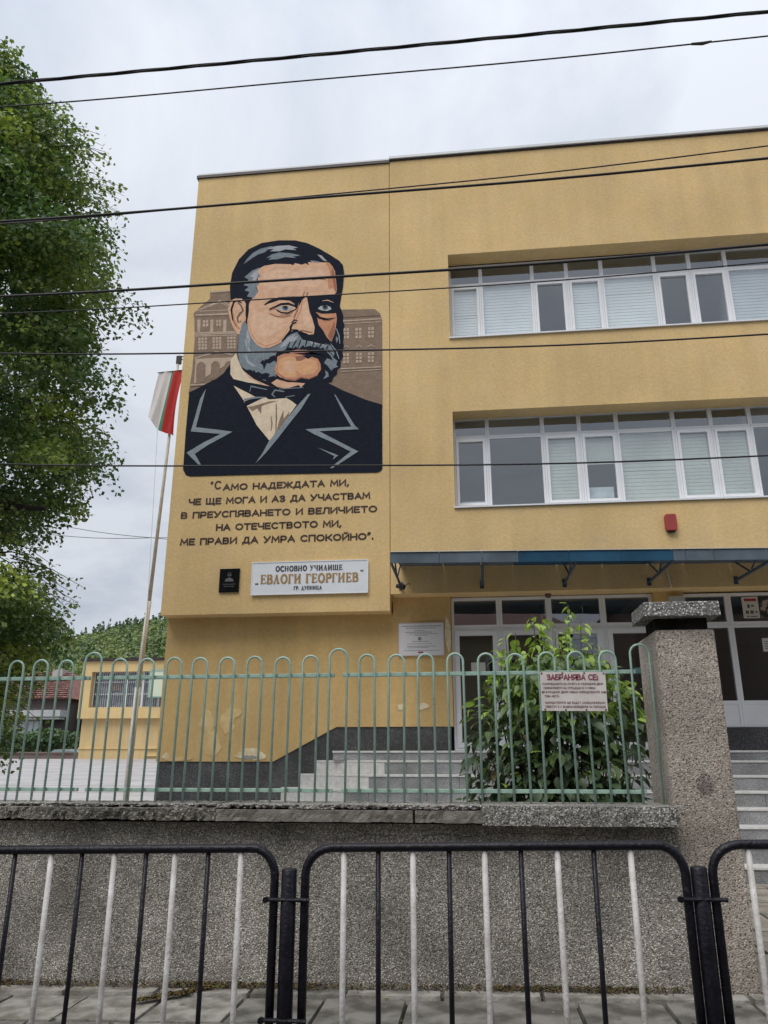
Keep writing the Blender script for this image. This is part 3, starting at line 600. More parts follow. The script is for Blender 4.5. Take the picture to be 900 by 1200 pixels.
# ---- painted portrait (paint on the wall: thin layers, each a fraction of a millimetre proud of the last)
MURAL = [
 ('brown',[(-4.795,7.462),(-4.760,7.942),(-4.764,8.586),(-4.804,8.983),(-4.831,9.087),(-4.711,9.217),(-4.536,9.375),(-4.546,9.516),(-4.137,9.512),(-3.890,9.390),(-3.706,7.687),(-4.222,7.430)]),
 ('brown',[(-2.335,8.973),(-2.068,8.974),(-1.503,8.944),(-1.406,8.847),(-1.371,8.706),(-1.362,6.996),(-2.040,7.217),(-2.389,7.517)]),
 ('tan',[(-4.535,9.528),(-4.164,9.535),(-4.163,9.511),(-4.534,9.505)]),
 ('brownd',[(-4.521,9.491),(-4.161,9.490),(-4.160,9.472),(-4.520,9.473)]),
 ('tan',[(-4.782,9.126),(-4.567,9.210),(-4.344,9.304),(-4.255,9.260),(-4.163,9.210),(-4.158,9.225),(-4.248,9.281),(-4.351,9.333),(-4.577,9.232),(-4.789,9.142)]),
 ('tan',[(-4.715,9.150),(-4.523,9.223),(-4.344,9.274),(-4.179,9.189),(-4.176,9.198),(-4.345,9.291),(-4.529,9.239),(-4.720,9.160)]),
 ('tan',[(-4.792,9.066),(-4.173,9.049),(-4.171,9.020),(-4.790,9.038)]),
 ('brownd',[(-4.789,9.030),(-4.171,9.007),(-4.169,8.990),(-4.788,9.012)]),
 ('tan',[(-4.716,9.136),(-4.173,9.123),(-4.172,9.109),(-4.715,9.122)]),
 ('tan',[(-4.744,8.947),(-4.684,8.955),(-4.675,8.701),(-4.729,8.697)]),
 ('tan',[(-4.500,8.930),(-4.441,8.938),(-4.433,8.685),(-4.488,8.681)]),
 ('tan',[(-4.256,8.913),(-4.197,8.922),(-4.190,8.669),(-4.245,8.665)]),
 ('tan',[(-4.640,8.935),(-4.597,8.933),(-4.594,8.876),(-4.638,8.877)]),
 ('tan',[(-4.634,8.861),(-4.591,8.859),(-4.589,8.802),(-4.632,8.803)]),
 ('tan',[(-4.580,8.933),(-4.537,8.931),(-4.535,8.873),(-4.578,8.875)]),
 ('tan',[(-4.574,8.859),(-4.531,8.857),(-4.529,8.800),(-4.572,8.801)]),
 ('tan',[(-4.389,8.925),(-4.351,8.924),(-4.350,8.866),(-4.388,8.868)]),
 ('tan',[(-4.384,8.851),(-4.346,8.850),(-4.345,8.793),(-4.383,8.794)]),
 ('tan',[(-4.337,8.923),(-4.298,8.922),(-4.297,8.865),(-4.335,8.866)]),
 ('tan',[(-4.332,8.850),(-4.294,8.848),(-4.292,8.791),(-4.330,8.792)]),
 ('tan',[(-4.775,8.693),(-4.031,8.669),(-4.030,8.643),(-4.773,8.667)]),
 ('tan',[(-4.782,8.628),(-3.982,8.601),(-3.980,8.580),(-4.780,8.607)]),
 ('brownd',[(-4.777,8.657),(-4.006,8.629),(-4.005,8.615),(-4.776,8.643)]),
 ('tan',[(-4.696,8.578),(-4.654,8.576),(-4.652,8.527),(-4.694,8.528)]),
 ('tan',[(-4.691,8.514),(-4.649,8.513),(-4.647,8.464),(-4.689,8.465)]),
 ('tan',[(-4.686,8.451),(-4.644,8.450),(-4.642,8.401),(-4.684,8.402)]),
 ('tan',[(-4.682,8.388),(-4.640,8.387),(-4.638,8.338),(-4.680,8.339)]),
 ('tan',[(-4.637,8.576),(-4.595,8.574),(-4.593,8.525),(-4.635,8.526)]),
 ('tan',[(-4.633,8.512),(-4.590,8.511),(-4.589,8.462),(-4.631,8.463)]),
 ('tan',[(-4.628,8.449),(-4.586,8.448),(-4.584,8.399),(-4.626,8.400)]),
 ('tan',[(-4.623,8.386),(-4.581,8.385),(-4.579,8.336),(-4.621,8.337)]),
 ('tan',[(-4.579,8.574),(-4.536,8.573),(-4.535,8.523),(-4.577,8.525)]),
 ('tan',[(-4.574,8.511),(-4.532,8.509),(-4.530,8.460),(-4.572,8.461)]),
 ('tan',[(-4.569,8.447),(-4.527,8.446),(-4.526,8.397),(-4.568,8.398)]),
 ('tan',[(-4.565,8.384),(-4.523,8.383),(-4.521,8.334),(-4.563,8.335)]),
 ('tan',[(-4.430,8.569),(-4.388,8.568),(-4.386,8.518),(-4.428,8.520)]),
 ('tan',[(-4.426,8.506),(-4.384,8.504),(-4.382,8.455),(-4.424,8.457)]),
 ('tan',[(-4.421,8.443),(-4.379,8.441),(-4.378,8.392),(-4.420,8.394)]),
 ('tan',[(-4.417,8.380),(-4.375,8.378),(-4.374,8.329),(-4.415,8.331)]),
 ('tan',[(-4.372,8.567),(-4.330,8.566),(-4.328,8.517),(-4.370,8.518)]),
 ('tan',[(-4.367,8.504),(-4.325,8.503),(-4.324,8.453),(-4.366,8.455)]),
 ('tan',[(-4.363,8.441),(-4.321,8.439),(-4.320,8.390),(-4.362,8.392)]),
 ('tan',[(-4.359,8.378),(-4.317,8.377),(-4.315,8.328),(-4.357,8.329)]),
 ('tan',[(-4.313,8.565),(-4.271,8.564),(-4.270,8.515),(-4.312,8.516)]),
 ('tan',[(-4.309,8.502),(-4.267,8.501),(-4.266,8.452),(-4.308,8.453)]),
 ('tan',[(-4.305,8.439),(-4.263,8.438),(-4.262,8.389),(-4.303,8.390)]),
 ('tan',[(-4.301,8.376),(-4.259,8.375),(-4.258,8.326),(-4.299,8.327)]),
 ('tan',[(-4.163,8.560),(-4.121,8.559),(-4.120,8.510),(-4.162,8.511)]),
 ('tan',[(-4.159,8.497),(-4.117,8.496),(-4.116,8.447),(-4.158,8.448)]),
 ('tan',[(-4.155,8.434),(-4.113,8.433),(-4.112,8.384),(-4.154,8.385)]),
 ('tan',[(-4.151,8.371),(-4.109,8.370),(-4.108,8.321),(-4.150,8.323)]),
 ('tan',[(-4.105,8.558),(-4.063,8.557),(-4.062,8.508),(-4.104,8.509)]),
 ('tan',[(-4.101,8.495),(-4.059,8.494),(-4.058,8.445),(-4.100,8.446)]),
 ('tan',[(-4.097,8.432),(-4.055,8.431),(-4.054,8.382),(-4.096,8.383)]),
 ('tan',[(-4.093,8.370),(-4.052,8.368),(-4.050,8.320),(-4.092,8.321)]),
 ('tan',[(-4.047,8.557),(-4.005,8.555),(-4.004,8.506),(-4.046,8.507)]),
 ('tan',[(-4.043,8.493),(-4.001,8.492),(-4.000,8.443),(-4.042,8.444)]),
 ('tan',[(-4.039,8.431),(-3.998,8.429),(-3.996,8.380),(-4.038,8.382)]),
 ('tan',[(-4.035,8.368),(-3.994,8.366),(-3.993,8.318),(-4.034,8.319)]),
 ('tan',[(-4.779,8.653),(-3.961,8.640),(-3.959,8.617),(-4.778,8.631)]),
 ('tan',[(-4.727,8.157),(-4.524,8.210),(-4.346,8.250),(-4.177,8.218),(-4.038,8.184),(-4.035,8.203),(-4.174,8.245),(-4.351,8.285),(-4.533,8.237),(-4.734,8.177)]),
 ('tan',[(-4.723,8.154),(-4.034,8.144),(-4.075,8.072),(-4.203,7.962),(-4.681,7.672),(-4.704,7.674),(-4.715,8.111)]),
 ('brown',[(-4.690,8.021),(-4.652,8.080),(-4.610,8.090),(-4.567,8.075),(-4.520,8.015),(-4.506,7.694),(-4.671,7.655)]),
 ('brown',[(-4.421,8.019),(-4.384,8.079),(-4.343,8.088),(-4.302,8.074),(-4.257,8.014),(-4.248,7.745),(-4.408,7.705)]),
 ('brown',[(-4.173,8.009),(-4.142,8.061),(-4.086,8.073),(-4.080,7.979),(-4.154,7.898)]),
 ('tan',[(-4.771,7.654),(-4.454,7.653),(-4.452,7.626),(-4.768,7.627)]),
 ('brownd',[(-4.773,7.621),(-4.474,7.619),(-4.473,7.605),(-4.771,7.608)]),
 ('tan',[(-2.065,8.752),(-1.393,8.750),(-1.393,8.725),(-2.064,8.726)]),
 ('tan',[(-2.064,8.692),(-1.384,8.685),(-1.384,8.670),(-2.063,8.677)]),
 ('brownd',[(-2.066,8.811),(-1.406,8.815),(-1.406,8.801),(-2.065,8.797)]),
 ('tan',[(-2.062,8.595),(-2.018,8.594),(-2.019,8.535),(-2.063,8.536)]),
 ('tan',[(-2.061,8.520),(-2.017,8.518),(-2.018,8.459),(-2.062,8.461)]),
 ('tan',[(-2.060,8.444),(-2.016,8.443),(-2.017,8.384),(-2.061,8.386)]),
 ('tan',[(-2.001,8.593),(-1.956,8.592),(-1.958,8.533),(-2.002,8.534)]),
 ('tan',[(-2.000,8.518),(-1.955,8.516),(-1.957,8.457),(-2.001,8.459)]),
 ('tan',[(-1.999,8.442),(-1.954,8.441),(-1.956,8.382),(-2.000,8.384)]),
 ('tan',[(-1.843,8.585),(-1.799,8.584),(-1.800,8.525),(-1.844,8.527)]),
 ('tan',[(-1.842,8.510),(-1.798,8.508),(-1.799,8.450),(-1.843,8.451)]),
 ('tan',[(-1.841,8.435),(-1.797,8.433),(-1.799,8.375),(-1.842,8.376)]),
 ('tan',[(-1.781,8.583),(-1.737,8.582),(-1.739,8.523),(-1.783,8.525)]),
 ('tan',[(-1.781,8.508),(-1.737,8.506),(-1.738,8.448),(-1.782,8.449)]),
 ('tan',[(-1.780,8.433),(-1.736,8.431),(-1.737,8.373),(-1.781,8.374)]),
 ('tan',[(-1.620,8.585),(-1.576,8.584),(-1.577,8.525),(-1.621,8.526)]),
 ('tan',[(-1.619,8.510),(-1.575,8.508),(-1.577,8.450),(-1.621,8.451)]),
 ('tan',[(-1.619,8.435),(-1.575,8.433),(-1.577,8.375),(-1.620,8.376)]),
 ('tan',[(-1.559,8.583),(-1.515,8.582),(-1.516,8.523),(-1.560,8.524)]),
 ('tan',[(-1.558,8.508),(-1.514,8.506),(-1.516,8.448),(-1.560,8.449)]),
 ('tan',[(-1.558,8.433),(-1.514,8.431),(-1.516,8.373),(-1.560,8.375)]),
 ('tan',[(-2.054,8.097),(-2.010,8.096),(-2.012,8.041),(-2.055,8.042)]),
 ('tan',[(-2.053,8.027),(-2.009,8.025),(-2.011,7.970),(-2.054,7.972)]),
 ('tan',[(-2.052,7.956),(-2.008,7.955),(-2.009,7.900),(-2.053,7.901)]),
 ('tan',[(-1.993,8.096),(-1.950,8.094),(-1.951,8.039),(-1.995,8.041)]),
 ('tan',[(-1.992,8.025),(-1.949,8.024),(-1.950,7.969),(-1.994,7.970)]),
 ('tan',[(-1.991,7.954),(-1.948,7.953),(-1.949,7.899),(-1.993,7.900)]),
 ('tan',[(-1.829,8.093),(-1.785,8.092),(-1.786,8.037),(-1.830,8.038)]),
 ('tan',[(-1.828,8.022),(-1.784,8.021),(-1.786,7.966),(-1.829,7.967)]),
 ('tan',[(-1.827,7.952),(-1.783,7.951),(-1.785,7.896),(-1.828,7.897)]),
 ('tan',[(-1.768,8.091),(-1.724,8.090),(-1.726,8.035),(-1.769,8.036)]),
 ('tan',[(-1.767,8.021),(-1.724,8.019),(-1.725,7.965),(-1.769,7.966)]),
 ('tan',[(-1.767,7.950),(-1.723,7.949),(-1.725,7.894),(-1.768,7.896)]),
 ('tan',[(-1.617,8.089),(-1.573,8.088),(-1.575,8.033),(-1.618,8.034)]),
 ('tan',[(-1.616,8.019),(-1.573,8.017),(-1.574,7.963),(-1.618,7.964)]),
 ('tan',[(-1.616,7.948),(-1.572,7.947),(-1.574,7.893),(-1.617,7.894)]),
 ('tan',[(-1.556,8.087),(-1.513,8.086),(-1.514,8.031),(-1.558,8.033)]),
 ('tan',[(-1.556,8.017),(-1.512,8.016),(-1.514,7.961),(-1.557,7.962)]),
 ('tan',[(-1.555,7.947),(-1.512,7.946),(-1.514,7.891),(-1.557,7.892)]),
 ('tan',[(-2.062,8.199),(-2.004,8.234),(-1.945,8.196),(-1.940,8.206),(-2.005,8.254),(-2.068,8.209)]),
 ('tan',[(-1.835,8.190),(-1.777,8.224),(-1.719,8.187),(-1.714,8.197),(-1.778,8.245),(-1.841,8.200)]),
 ('tan',[(-1.623,8.186),(-1.565,8.220),(-1.507,8.183),(-1.502,8.193),(-1.566,8.241),(-1.629,8.196)]),
 ('tan',[(-2.093,7.809),(-1.383,7.805),(-1.383,7.782),(-2.092,7.786)]),
 ('tan',[(-2.092,7.752),(-1.383,7.748),(-1.383,7.734),(-2.091,7.739)]),
 ('navy',[(-4.780,7.499),(-4.633,7.568),(-4.461,7.659),(-4.309,7.732),(-4.182,7.835),(-4.068,8.008),(-3.806,7.886),(-3.352,7.667),(-2.739,7.631),(-2.303,7.535),(-2.043,7.380),(-1.849,7.285),(-1.657,7.187),(-1.370,7.079),(-1.365,5.927),(-1.394,5.877),(-1.451,5.857),(-3.271,5.899),(-4.638,5.920),(-4.718,5.950),(-4.774,6.051),(-4.783,6.756)]),
 ('navy',[(-4.145,9.329),(-4.176,9.591),(-4.151,9.892),(-4.042,10.170),(-3.873,10.375),(-3.627,10.496),(-3.304,10.527),(-2.998,10.501),(-2.764,10.424),(-2.530,10.281),(-2.315,10.120),(-2.155,9.990),(-2.087,9.892),(-2.063,9.730),(-2.079,9.434),(-2.110,9.221),(-2.131,9.047),(-2.063,8.850),(-2.068,8.735),(-2.039,8.657),(-2.058,8.544),(-2.043,8.430),(-2.061,8.318),(-2.040,8.242),(-2.071,8.132),(-2.050,8.038),(-2.095,7.949),(-2.093,7.838),(-2.149,7.787),(-2.157,7.696),(-2.216,7.645),(-2.244,7.555),(-2.327,7.542),(-2.456,7.423),(-2.651,7.254),(-2.982,7.236),(-3.325,7.435),(-3.500,7.573),(-3.679,7.748),(-3.840,7.888),(-3.936,8.061),(-3.959,8.327),(-3.942,8.632),(-3.878,8.859),(-3.847,9.248)]),
 ('skin',[(-4.144,9.302),(-4.064,9.339),(-3.940,9.330),(-3.842,9.228),(-3.823,9.011),(-3.848,8.818),(-3.873,8.646),(-3.910,8.568),(-3.990,8.615),(-4.067,8.748),(-4.143,8.947),(-4.183,9.134)]),
 ('navy',[(-3.929,9.245),(-4.016,9.311),(-4.100,9.269),(-4.137,9.113),(-4.094,8.907),(-4.016,8.764),(-3.953,8.700),(-3.939,8.717),(-3.996,8.778),(-4.061,8.916),(-4.098,9.108),(-4.069,9.246),(-4.016,9.282),(-3.940,9.225)]),
 ('brownd',[(-4.023,9.260),(-3.957,9.177),(-3.916,9.078),(-3.967,9.036),(-4.013,8.943),(-3.983,8.824),(-3.914,8.850),(-3.926,8.874),(-3.966,8.845),(-3.976,8.932),(-3.933,9.004),(-3.878,9.072),(-3.934,9.192),(-4.006,9.277)]),
 ('orange',[(-4.096,9.068),(-4.061,8.866),(-3.968,8.705),(-3.952,8.714),(-4.032,8.875),(-4.078,9.070)]),
 ('skin',[(-3.660,9.935),(-3.549,9.996),(-3.336,10.019),(-3.051,9.989),(-3.032,9.963),(-2.974,10.003),(-2.838,9.964),(-2.706,10.010),(-2.663,9.990),(-2.692,10.041),(-2.522,9.987),(-2.381,9.968),(-2.282,9.887),(-2.231,9.771),(-2.210,9.594),(-2.189,9.383),(-2.228,9.276),(-2.366,9.275),(-2.683,9.259),(-2.720,9.222),(-2.675,8.970),(-2.623,8.831),(-2.573,8.647),(-2.583,8.511),(-2.688,8.499),(-2.821,8.588),(-2.925,8.617),(-2.999,8.584),(-3.071,8.498),(-3.123,8.417),(-3.229,8.349),(-3.364,8.289),(-3.494,8.290),(-3.626,8.374),(-3.719,8.494),(-3.783,8.659),(-3.808,8.854),(-3.790,9.048),(-3.801,9.253),(-3.711,9.349),(-3.635,9.451),(-3.685,9.586),(-3.651,9.752)]),
 ('orange',[(-2.424,9.987),(-2.339,9.964),(-2.267,9.866),(-2.219,9.682),(-2.188,9.324),(-2.230,9.359),(-2.272,9.433),(-2.341,9.406),(-2.363,9.606),(-2.313,9.721),(-2.358,9.869)]),
 ('shade',[(-2.281,9.847),(-2.237,9.744),(-2.188,9.324),(-2.230,9.386),(-2.261,9.566),(-2.299,9.720)]),
 ('skinl',[(-3.569,9.827),(-3.296,9.907),(-3.010,9.844),(-2.730,9.882),(-2.448,9.820),(-2.408,9.617),(-2.578,9.471),(-2.999,9.543),(-3.278,9.484),(-3.527,9.543)]),
 ('skinl',[(-3.697,9.081),(-3.500,8.989),(-3.287,8.896),(-3.112,8.845),(-3.174,8.657),(-3.374,8.517),(-3.582,8.531),(-3.714,8.732)]),
 ('orange',[(-3.793,8.852),(-3.730,8.595),(-3.609,8.403),(-3.433,8.313),(-3.226,8.385),(-3.107,8.511),(-3.058,8.647),(-3.069,8.653),(-3.119,8.520),(-3.236,8.403),(-3.435,8.335),(-3.598,8.418),(-3.718,8.600),(-3.781,8.854)]),
 ('skinl',[(-2.810,9.096),(-2.743,9.177),(-2.704,9.010),(-2.657,8.814),(-2.611,8.657),(-2.674,8.585),(-2.763,8.706),(-2.804,8.901)]),
 ('orange',[(-2.821,9.215),(-2.846,9.024),(-2.914,8.838),(-2.983,8.765),(-2.973,8.753),(-2.895,8.824),(-2.824,9.015),(-2.806,9.211)]),
 ('grey',[(-3.647,9.963),(-3.776,9.908),(-3.912,9.781),(-3.827,9.718),(-3.920,9.612),(-3.819,9.572),(-3.896,9.498),(-3.798,9.459),(-3.843,9.367),(-3.710,9.326),(-3.642,9.452),(-3.690,9.555),(-3.629,9.610),(-3.684,9.707),(-3.610,9.790),(-3.663,9.850)]),
 ('greyl',[(-3.653,9.935),(-3.742,9.873),(-3.802,9.788),(-3.743,9.760),(-3.781,9.662),(-3.703,9.676),(-3.660,9.793)]),
 ('grey',[(-3.946,10.060),(-3.873,10.185),(-3.778,10.293),(-3.639,10.372),(-3.460,10.407),(-3.352,10.390),(-3.493,10.344),(-3.562,10.283),(-3.676,10.251),(-3.790,10.178)]),
 ('greyl',[(-3.512,10.353),(-3.353,10.406),(-3.102,10.402),(-2.936,10.339),(-3.028,10.322),(-2.955,10.283),(-3.170,10.317),(-3.276,10.285),(-3.456,10.299),(-3.386,10.343)]),
 ('grey',[(-3.521,10.157),(-3.417,10.230),(-3.275,10.260),(-3.060,10.226),(-2.880,10.162),(-3.021,10.149),(-2.949,10.111),(-3.164,10.152),(-3.304,10.115),(-3.483,10.121),(-3.414,10.173)]),
 ('greyl',[(-2.569,10.161),(-2.484,10.130),(-2.375,9.992),(-2.453,10.022)]),
 ('grey',[(-2.707,10.042),(-2.593,10.025),(-2.487,9.984),(-2.592,9.985),(-2.635,9.996)]),
 ('navy',[(-3.904,9.324),(-3.745,9.312),(-3.793,9.225),(-3.804,9.049),(-3.813,8.831),(-3.849,8.974),(-3.855,9.210)]),
 ('navy',[(-3.105,10.025),(-3.052,10.029),(-2.972,9.958)]),
 ('navy',[(-2.946,10.013),(-2.903,10.017),(-2.838,9.947)]),
 ('navy',[(-2.804,10.001),(-2.741,10.005),(-2.714,9.938)]),
 ('grey',[(-3.864,8.866),(-3.796,8.776),(-3.776,8.651),(-3.705,8.493),(-3.601,8.357),(-3.487,8.282),(-3.357,8.281),(-3.215,8.340),(-3.122,8.410),(-3.057,8.489),(-2.990,8.538),(-2.895,8.570),(-2.798,8.510),(-2.686,8.427),(-2.549,8.380),(-2.413,8.356),(-2.323,8.298),(-2.247,8.211),(-2.205,8.104),(-2.266,8.145),(-2.328,8.201),(-2.354,8.150),(-2.410,8.236),(-2.476,8.203),(-2.519,8.273),(-2.578,8.217),(-2.641,8.288),(-2.714,8.233),(-2.771,8.304),(-2.850,8.226),(-2.899,8.290),(-2.978,8.212),(-3.021,8.275),(-3.114,8.198),(-3.182,8.202),(-3.239,8.101),(-3.207,7.980),(-3.256,7.853),(-3.230,7.722),(-3.274,7.651),(-3.333,7.611),(-3.464,7.662),(-3.550,7.748),(-3.641,7.813),(-3.686,7.878),(-3.768,7.872),(-3.853,7.937),(-3.915,8.060),(-3.947,8.250),(-3.944,8.555),(-3.909,8.784)]),
 ('greyl',[(-3.043,8.473),(-2.908,8.544),(-2.947,8.467),(-2.859,8.499),(-2.924,8.397),(-3.012,8.380),(-3.104,8.303),(-3.185,8.278),(-3.121,8.387)]),
 ('greyl',[(-3.799,8.699),(-3.732,8.484),(-3.750,8.314),(-3.682,8.196),(-3.774,8.240),(-3.826,8.433)]),
 ('greyl',[(-3.807,8.204),(-3.729,8.049),(-3.586,7.928),(-3.669,7.948),(-3.775,8.014)]),
 ('greyl',[(-2.685,8.397),(-2.480,8.338),(-2.343,8.254),(-2.445,8.283),(-2.520,8.311),(-2.615,8.317)]),
 ('navy',[(-3.535,8.000),(-3.483,8.056),(-3.381,8.065),(-3.356,8.108),(-3.228,8.149),(-3.215,8.010),(-3.290,8.022),(-3.350,7.973),(-3.411,7.985),(-3.453,7.853),(-3.478,7.951)]),
 ('navy',[(-3.699,7.868),(-3.663,7.836),(-3.638,7.872),(-3.594,7.810),(-3.547,7.829),(-3.490,7.782),(-3.409,7.799),(-3.340,7.765),(-3.365,7.708),(-3.251,7.731),(-3.232,7.612),(-3.330,7.552),(-3.462,7.625),(-3.396,7.651),(-3.540,7.696),(-3.522,7.732),(-3.618,7.752),(-3.599,7.788),(-3.668,7.799)]),
 ('navy',[(-3.223,8.205),(-3.115,8.221),(-3.015,8.274),(-2.883,8.221),(-2.681,8.276),(-2.477,8.225),(-2.307,8.147),(-2.338,8.060),(-2.472,8.039),(-2.575,8.108),(-2.678,8.171),(-2.850,8.234),(-3.018,8.192),(-3.178,8.097),(-3.248,7.982),(-3.268,8.133)]),
 ('grey',[(-2.389,7.930),(-2.337,8.015),(-2.202,7.955),(-2.244,8.039),(-2.149,7.952),(-2.174,7.873),(-2.133,7.841),(-2.213,7.816),(-2.258,7.768),(-2.321,7.867)]),
 ('grey',[(-2.366,7.789),(-2.311,7.734),(-2.296,7.660),(-2.395,7.615),(-2.350,7.693)]),
 ('grey',[(-2.350,8.300),(-2.268,8.249),(-2.205,8.096),(-2.224,8.038),(-2.280,8.146),(-2.251,8.055),(-2.321,8.193)]),
 ('grey',[(-2.185,8.439),(-2.143,8.399),(-2.168,8.303),(-2.190,8.357)]),
 ('orange',[(-3.226,8.100),(-3.112,8.153),(-2.949,8.150),(-2.778,8.110),(-2.608,8.084),(-2.498,8.011),(-2.449,7.911),(-2.439,7.800),(-2.504,7.702),(-2.642,7.644),(-2.791,7.674),(-2.876,7.621),(-3.024,7.637),(-3.161,7.696),(-3.246,7.775),(-3.264,7.879),(-3.227,7.973)]),
 ('chin',[(-3.183,8.053),(-3.015,8.102),(-2.776,8.042),(-2.675,8.059),(-2.521,7.967),(-2.493,7.826),(-2.584,7.721),(-2.752,7.723),(-2.869,7.811),(-2.878,7.687),(-3.053,7.690),(-3.184,7.764),(-3.210,7.891)]),
 ('skin',[(-3.086,8.009),(-2.965,8.024),(-2.900,7.916),(-2.908,7.777),(-3.015,7.739),(-3.113,7.841)]),
 ('shade',[(-3.218,7.780),(-3.069,7.643),(-2.887,7.606),(-2.788,7.658),(-2.640,7.625),(-2.486,7.692),(-2.494,7.710),(-2.644,7.649),(-2.793,7.690),(-2.892,7.638),(-3.061,7.665),(-3.207,7.795)]),
 ('lip',[(-3.046,8.194),(-2.883,8.221),(-2.706,8.202),(-2.590,8.158),(-2.779,8.147),(-2.983,8.152)]),
 ('navy',[(-2.777,8.095),(-2.575,8.112),(-2.472,8.046),(-2.539,8.028),(-2.607,8.062),(-2.674,8.021)]),
 ('shade',[(-2.906,8.080),(-2.777,8.095),(-2.708,8.038),(-2.801,7.992),(-2.876,7.997)]),
 ('skin',[(-3.312,7.595),(-3.214,7.662),(-3.022,7.593),(-2.861,7.576),(-2.713,7.553),(-2.784,7.470),(-2.991,7.460),(-3.194,7.508)]),
 ('navy',[(-3.523,9.162),(-3.435,9.242),(-3.270,9.301),(-3.061,9.310),(-2.844,9.294),(-2.726,9.301),(-2.814,9.229),(-2.859,9.123),(-2.933,9.058),(-2.957,9.153),(-3.043,9.222),(-3.233,9.251),(-3.371,9.206)]),
 ('navy',[(-2.733,9.278),(-2.504,9.285),(-2.228,9.296),(-2.131,9.234),(-2.139,8.893),(-2.194,8.928),(-2.224,9.054),(-2.322,9.162),(-2.480,9.158),(-2.547,9.085),(-2.600,9.011),(-2.543,8.914),(-2.568,8.854),(-2.532,8.767),(-2.487,8.611),(-2.347,8.427),(-2.229,8.292),(-2.316,8.282),(-2.481,8.368),(-2.685,8.397),(-2.831,8.497),(-2.895,8.554),(-2.736,8.506),(-2.586,8.504),(-2.563,8.639),(-2.616,8.842),(-2.668,8.969)]),
 ('white',[(-3.261,9.081),(-3.206,9.112),(-3.081,9.111),(-2.989,9.073),(-3.009,9.036),(-3.112,9.012),(-3.217,9.035)]),
 ('navy',[(-3.408,9.054),(-3.290,9.098),(-3.202,9.136),(-3.071,9.137),(-2.955,9.090),(-2.899,9.044),(-2.884,9.066),(-2.942,9.121),(-3.067,9.185),(-3.214,9.183),(-3.304,9.132),(-3.419,9.082)]),
 ('navy',[(-3.283,9.046),(-3.189,8.981),(-3.074,8.965),(-2.964,9.015),(-2.969,9.027),(-3.078,8.984),(-3.185,8.999),(-3.278,9.056)]),
 ('iris',[(-3.185,9.107),(-3.144,9.119),(-3.081,9.111),(-3.062,9.071),(-3.095,9.022),(-3.155,9.042)]),
 ('navy',[(-3.147,9.120),(-3.102,9.116),(-3.090,9.069),(-3.135,9.064)]),
 ('white',[(-2.525,9.021),(-2.471,9.068),(-2.361,9.071),(-2.292,9.032),(-2.280,8.988),(-2.359,8.959),(-2.469,8.982)]),
 ('iris',[(-2.450,9.058),(-2.409,9.075),(-2.347,9.063),(-2.339,9.008),(-2.393,8.977),(-2.435,9.003)]),
 ('navy',[(-2.419,9.068),(-2.375,9.068),(-2.370,9.022),(-2.415,9.021)]),
 ('skinl',[(-2.445,9.166),(-2.351,9.171),(-2.247,9.121),(-2.244,9.130),(-2.349,9.188),(-2.447,9.176)]),
 ('orange',[(-2.564,8.954),(-2.443,8.907),(-2.248,8.901),(-2.193,8.905),(-2.177,8.781),(-2.206,8.497),(-2.263,8.332),(-2.346,8.420),(-2.418,8.568),(-2.502,8.688),(-2.534,8.836),(-2.492,8.803),(-2.354,8.770),(-2.219,8.814),(-2.355,8.808),(-2.479,8.848)]),
 ('chin',[(-2.474,8.901),(-2.356,8.862),(-2.220,8.876),(-2.356,8.824),(-2.452,8.854)]),
 ('shade',[(-2.218,8.745),(-2.200,8.516),(-2.264,8.339),(-2.334,8.449),(-2.276,8.604)]),
 ('navy',[(-2.539,8.894),(-2.426,8.774),(-2.312,8.758),(-2.196,8.807),(-2.201,8.819),(-2.315,8.777),(-2.420,8.791),(-2.532,8.902)]),
 ('navy',[(-2.906,8.782),(-2.980,8.764),(-3.028,8.684),(-3.024,8.618),(-3.097,8.510),(-3.166,8.413),(-3.147,8.395),(-3.073,8.487),(-2.989,8.597),(-2.990,8.669),(-2.961,8.737),(-2.899,8.756)]),
 ('navy',[(-3.007,8.612),(-2.900,8.591),(-2.811,8.541),(-2.691,8.493),(-2.685,8.513),(-2.801,8.572),(-2.894,8.625),(-3.007,8.634)]),
 ('shade',[(-3.410,9.039),(-3.329,9.067),(-3.261,9.044),(-3.258,9.055),(-3.331,9.089),(-3.415,9.051)]),
 ('shade',[(-3.219,8.933),(-3.072,8.927),(-2.977,8.970),(-2.981,8.980),(-3.076,8.944),(-3.220,8.943)]),
 ('navy',[(-2.838,8.497),(-2.686,8.427),(-2.481,8.383),(-2.343,8.284),(-2.479,8.315),(-2.616,8.362),(-2.788,8.418)]),
 ('navy',[(-3.081,8.192),(-3.025,8.292),(-3.005,8.377),(-3.018,8.383),(-3.047,8.305),(-3.093,8.200)]),
 ('navy',[(-2.973,8.223),(-2.918,8.330),(-2.884,8.406),(-2.896,8.414),(-2.939,8.344),(-2.985,8.231)]),
 ('navy',[(-2.857,8.239),(-2.822,8.341),(-2.808,8.410),(-2.821,8.415),(-2.844,8.351),(-2.870,8.245)]),
 ('navy',[(-2.722,8.276),(-2.700,8.357),(-2.699,8.419),(-2.713,8.422),(-2.723,8.364),(-2.736,8.281)]),
 ('navy',[(-2.600,8.245),(-2.570,8.318),(-2.576,8.367),(-2.589,8.368),(-2.592,8.326),(-2.612,8.252)]),
 ('navy',[(-2.485,8.222),(-2.442,8.283),(-2.427,8.315),(-2.438,8.325),(-2.461,8.299),(-2.496,8.231)]),
 ('navy',[(-2.363,8.183),(-2.319,8.231),(-2.316,8.273),(-2.330,8.277),(-2.339,8.245),(-2.373,8.194)]),
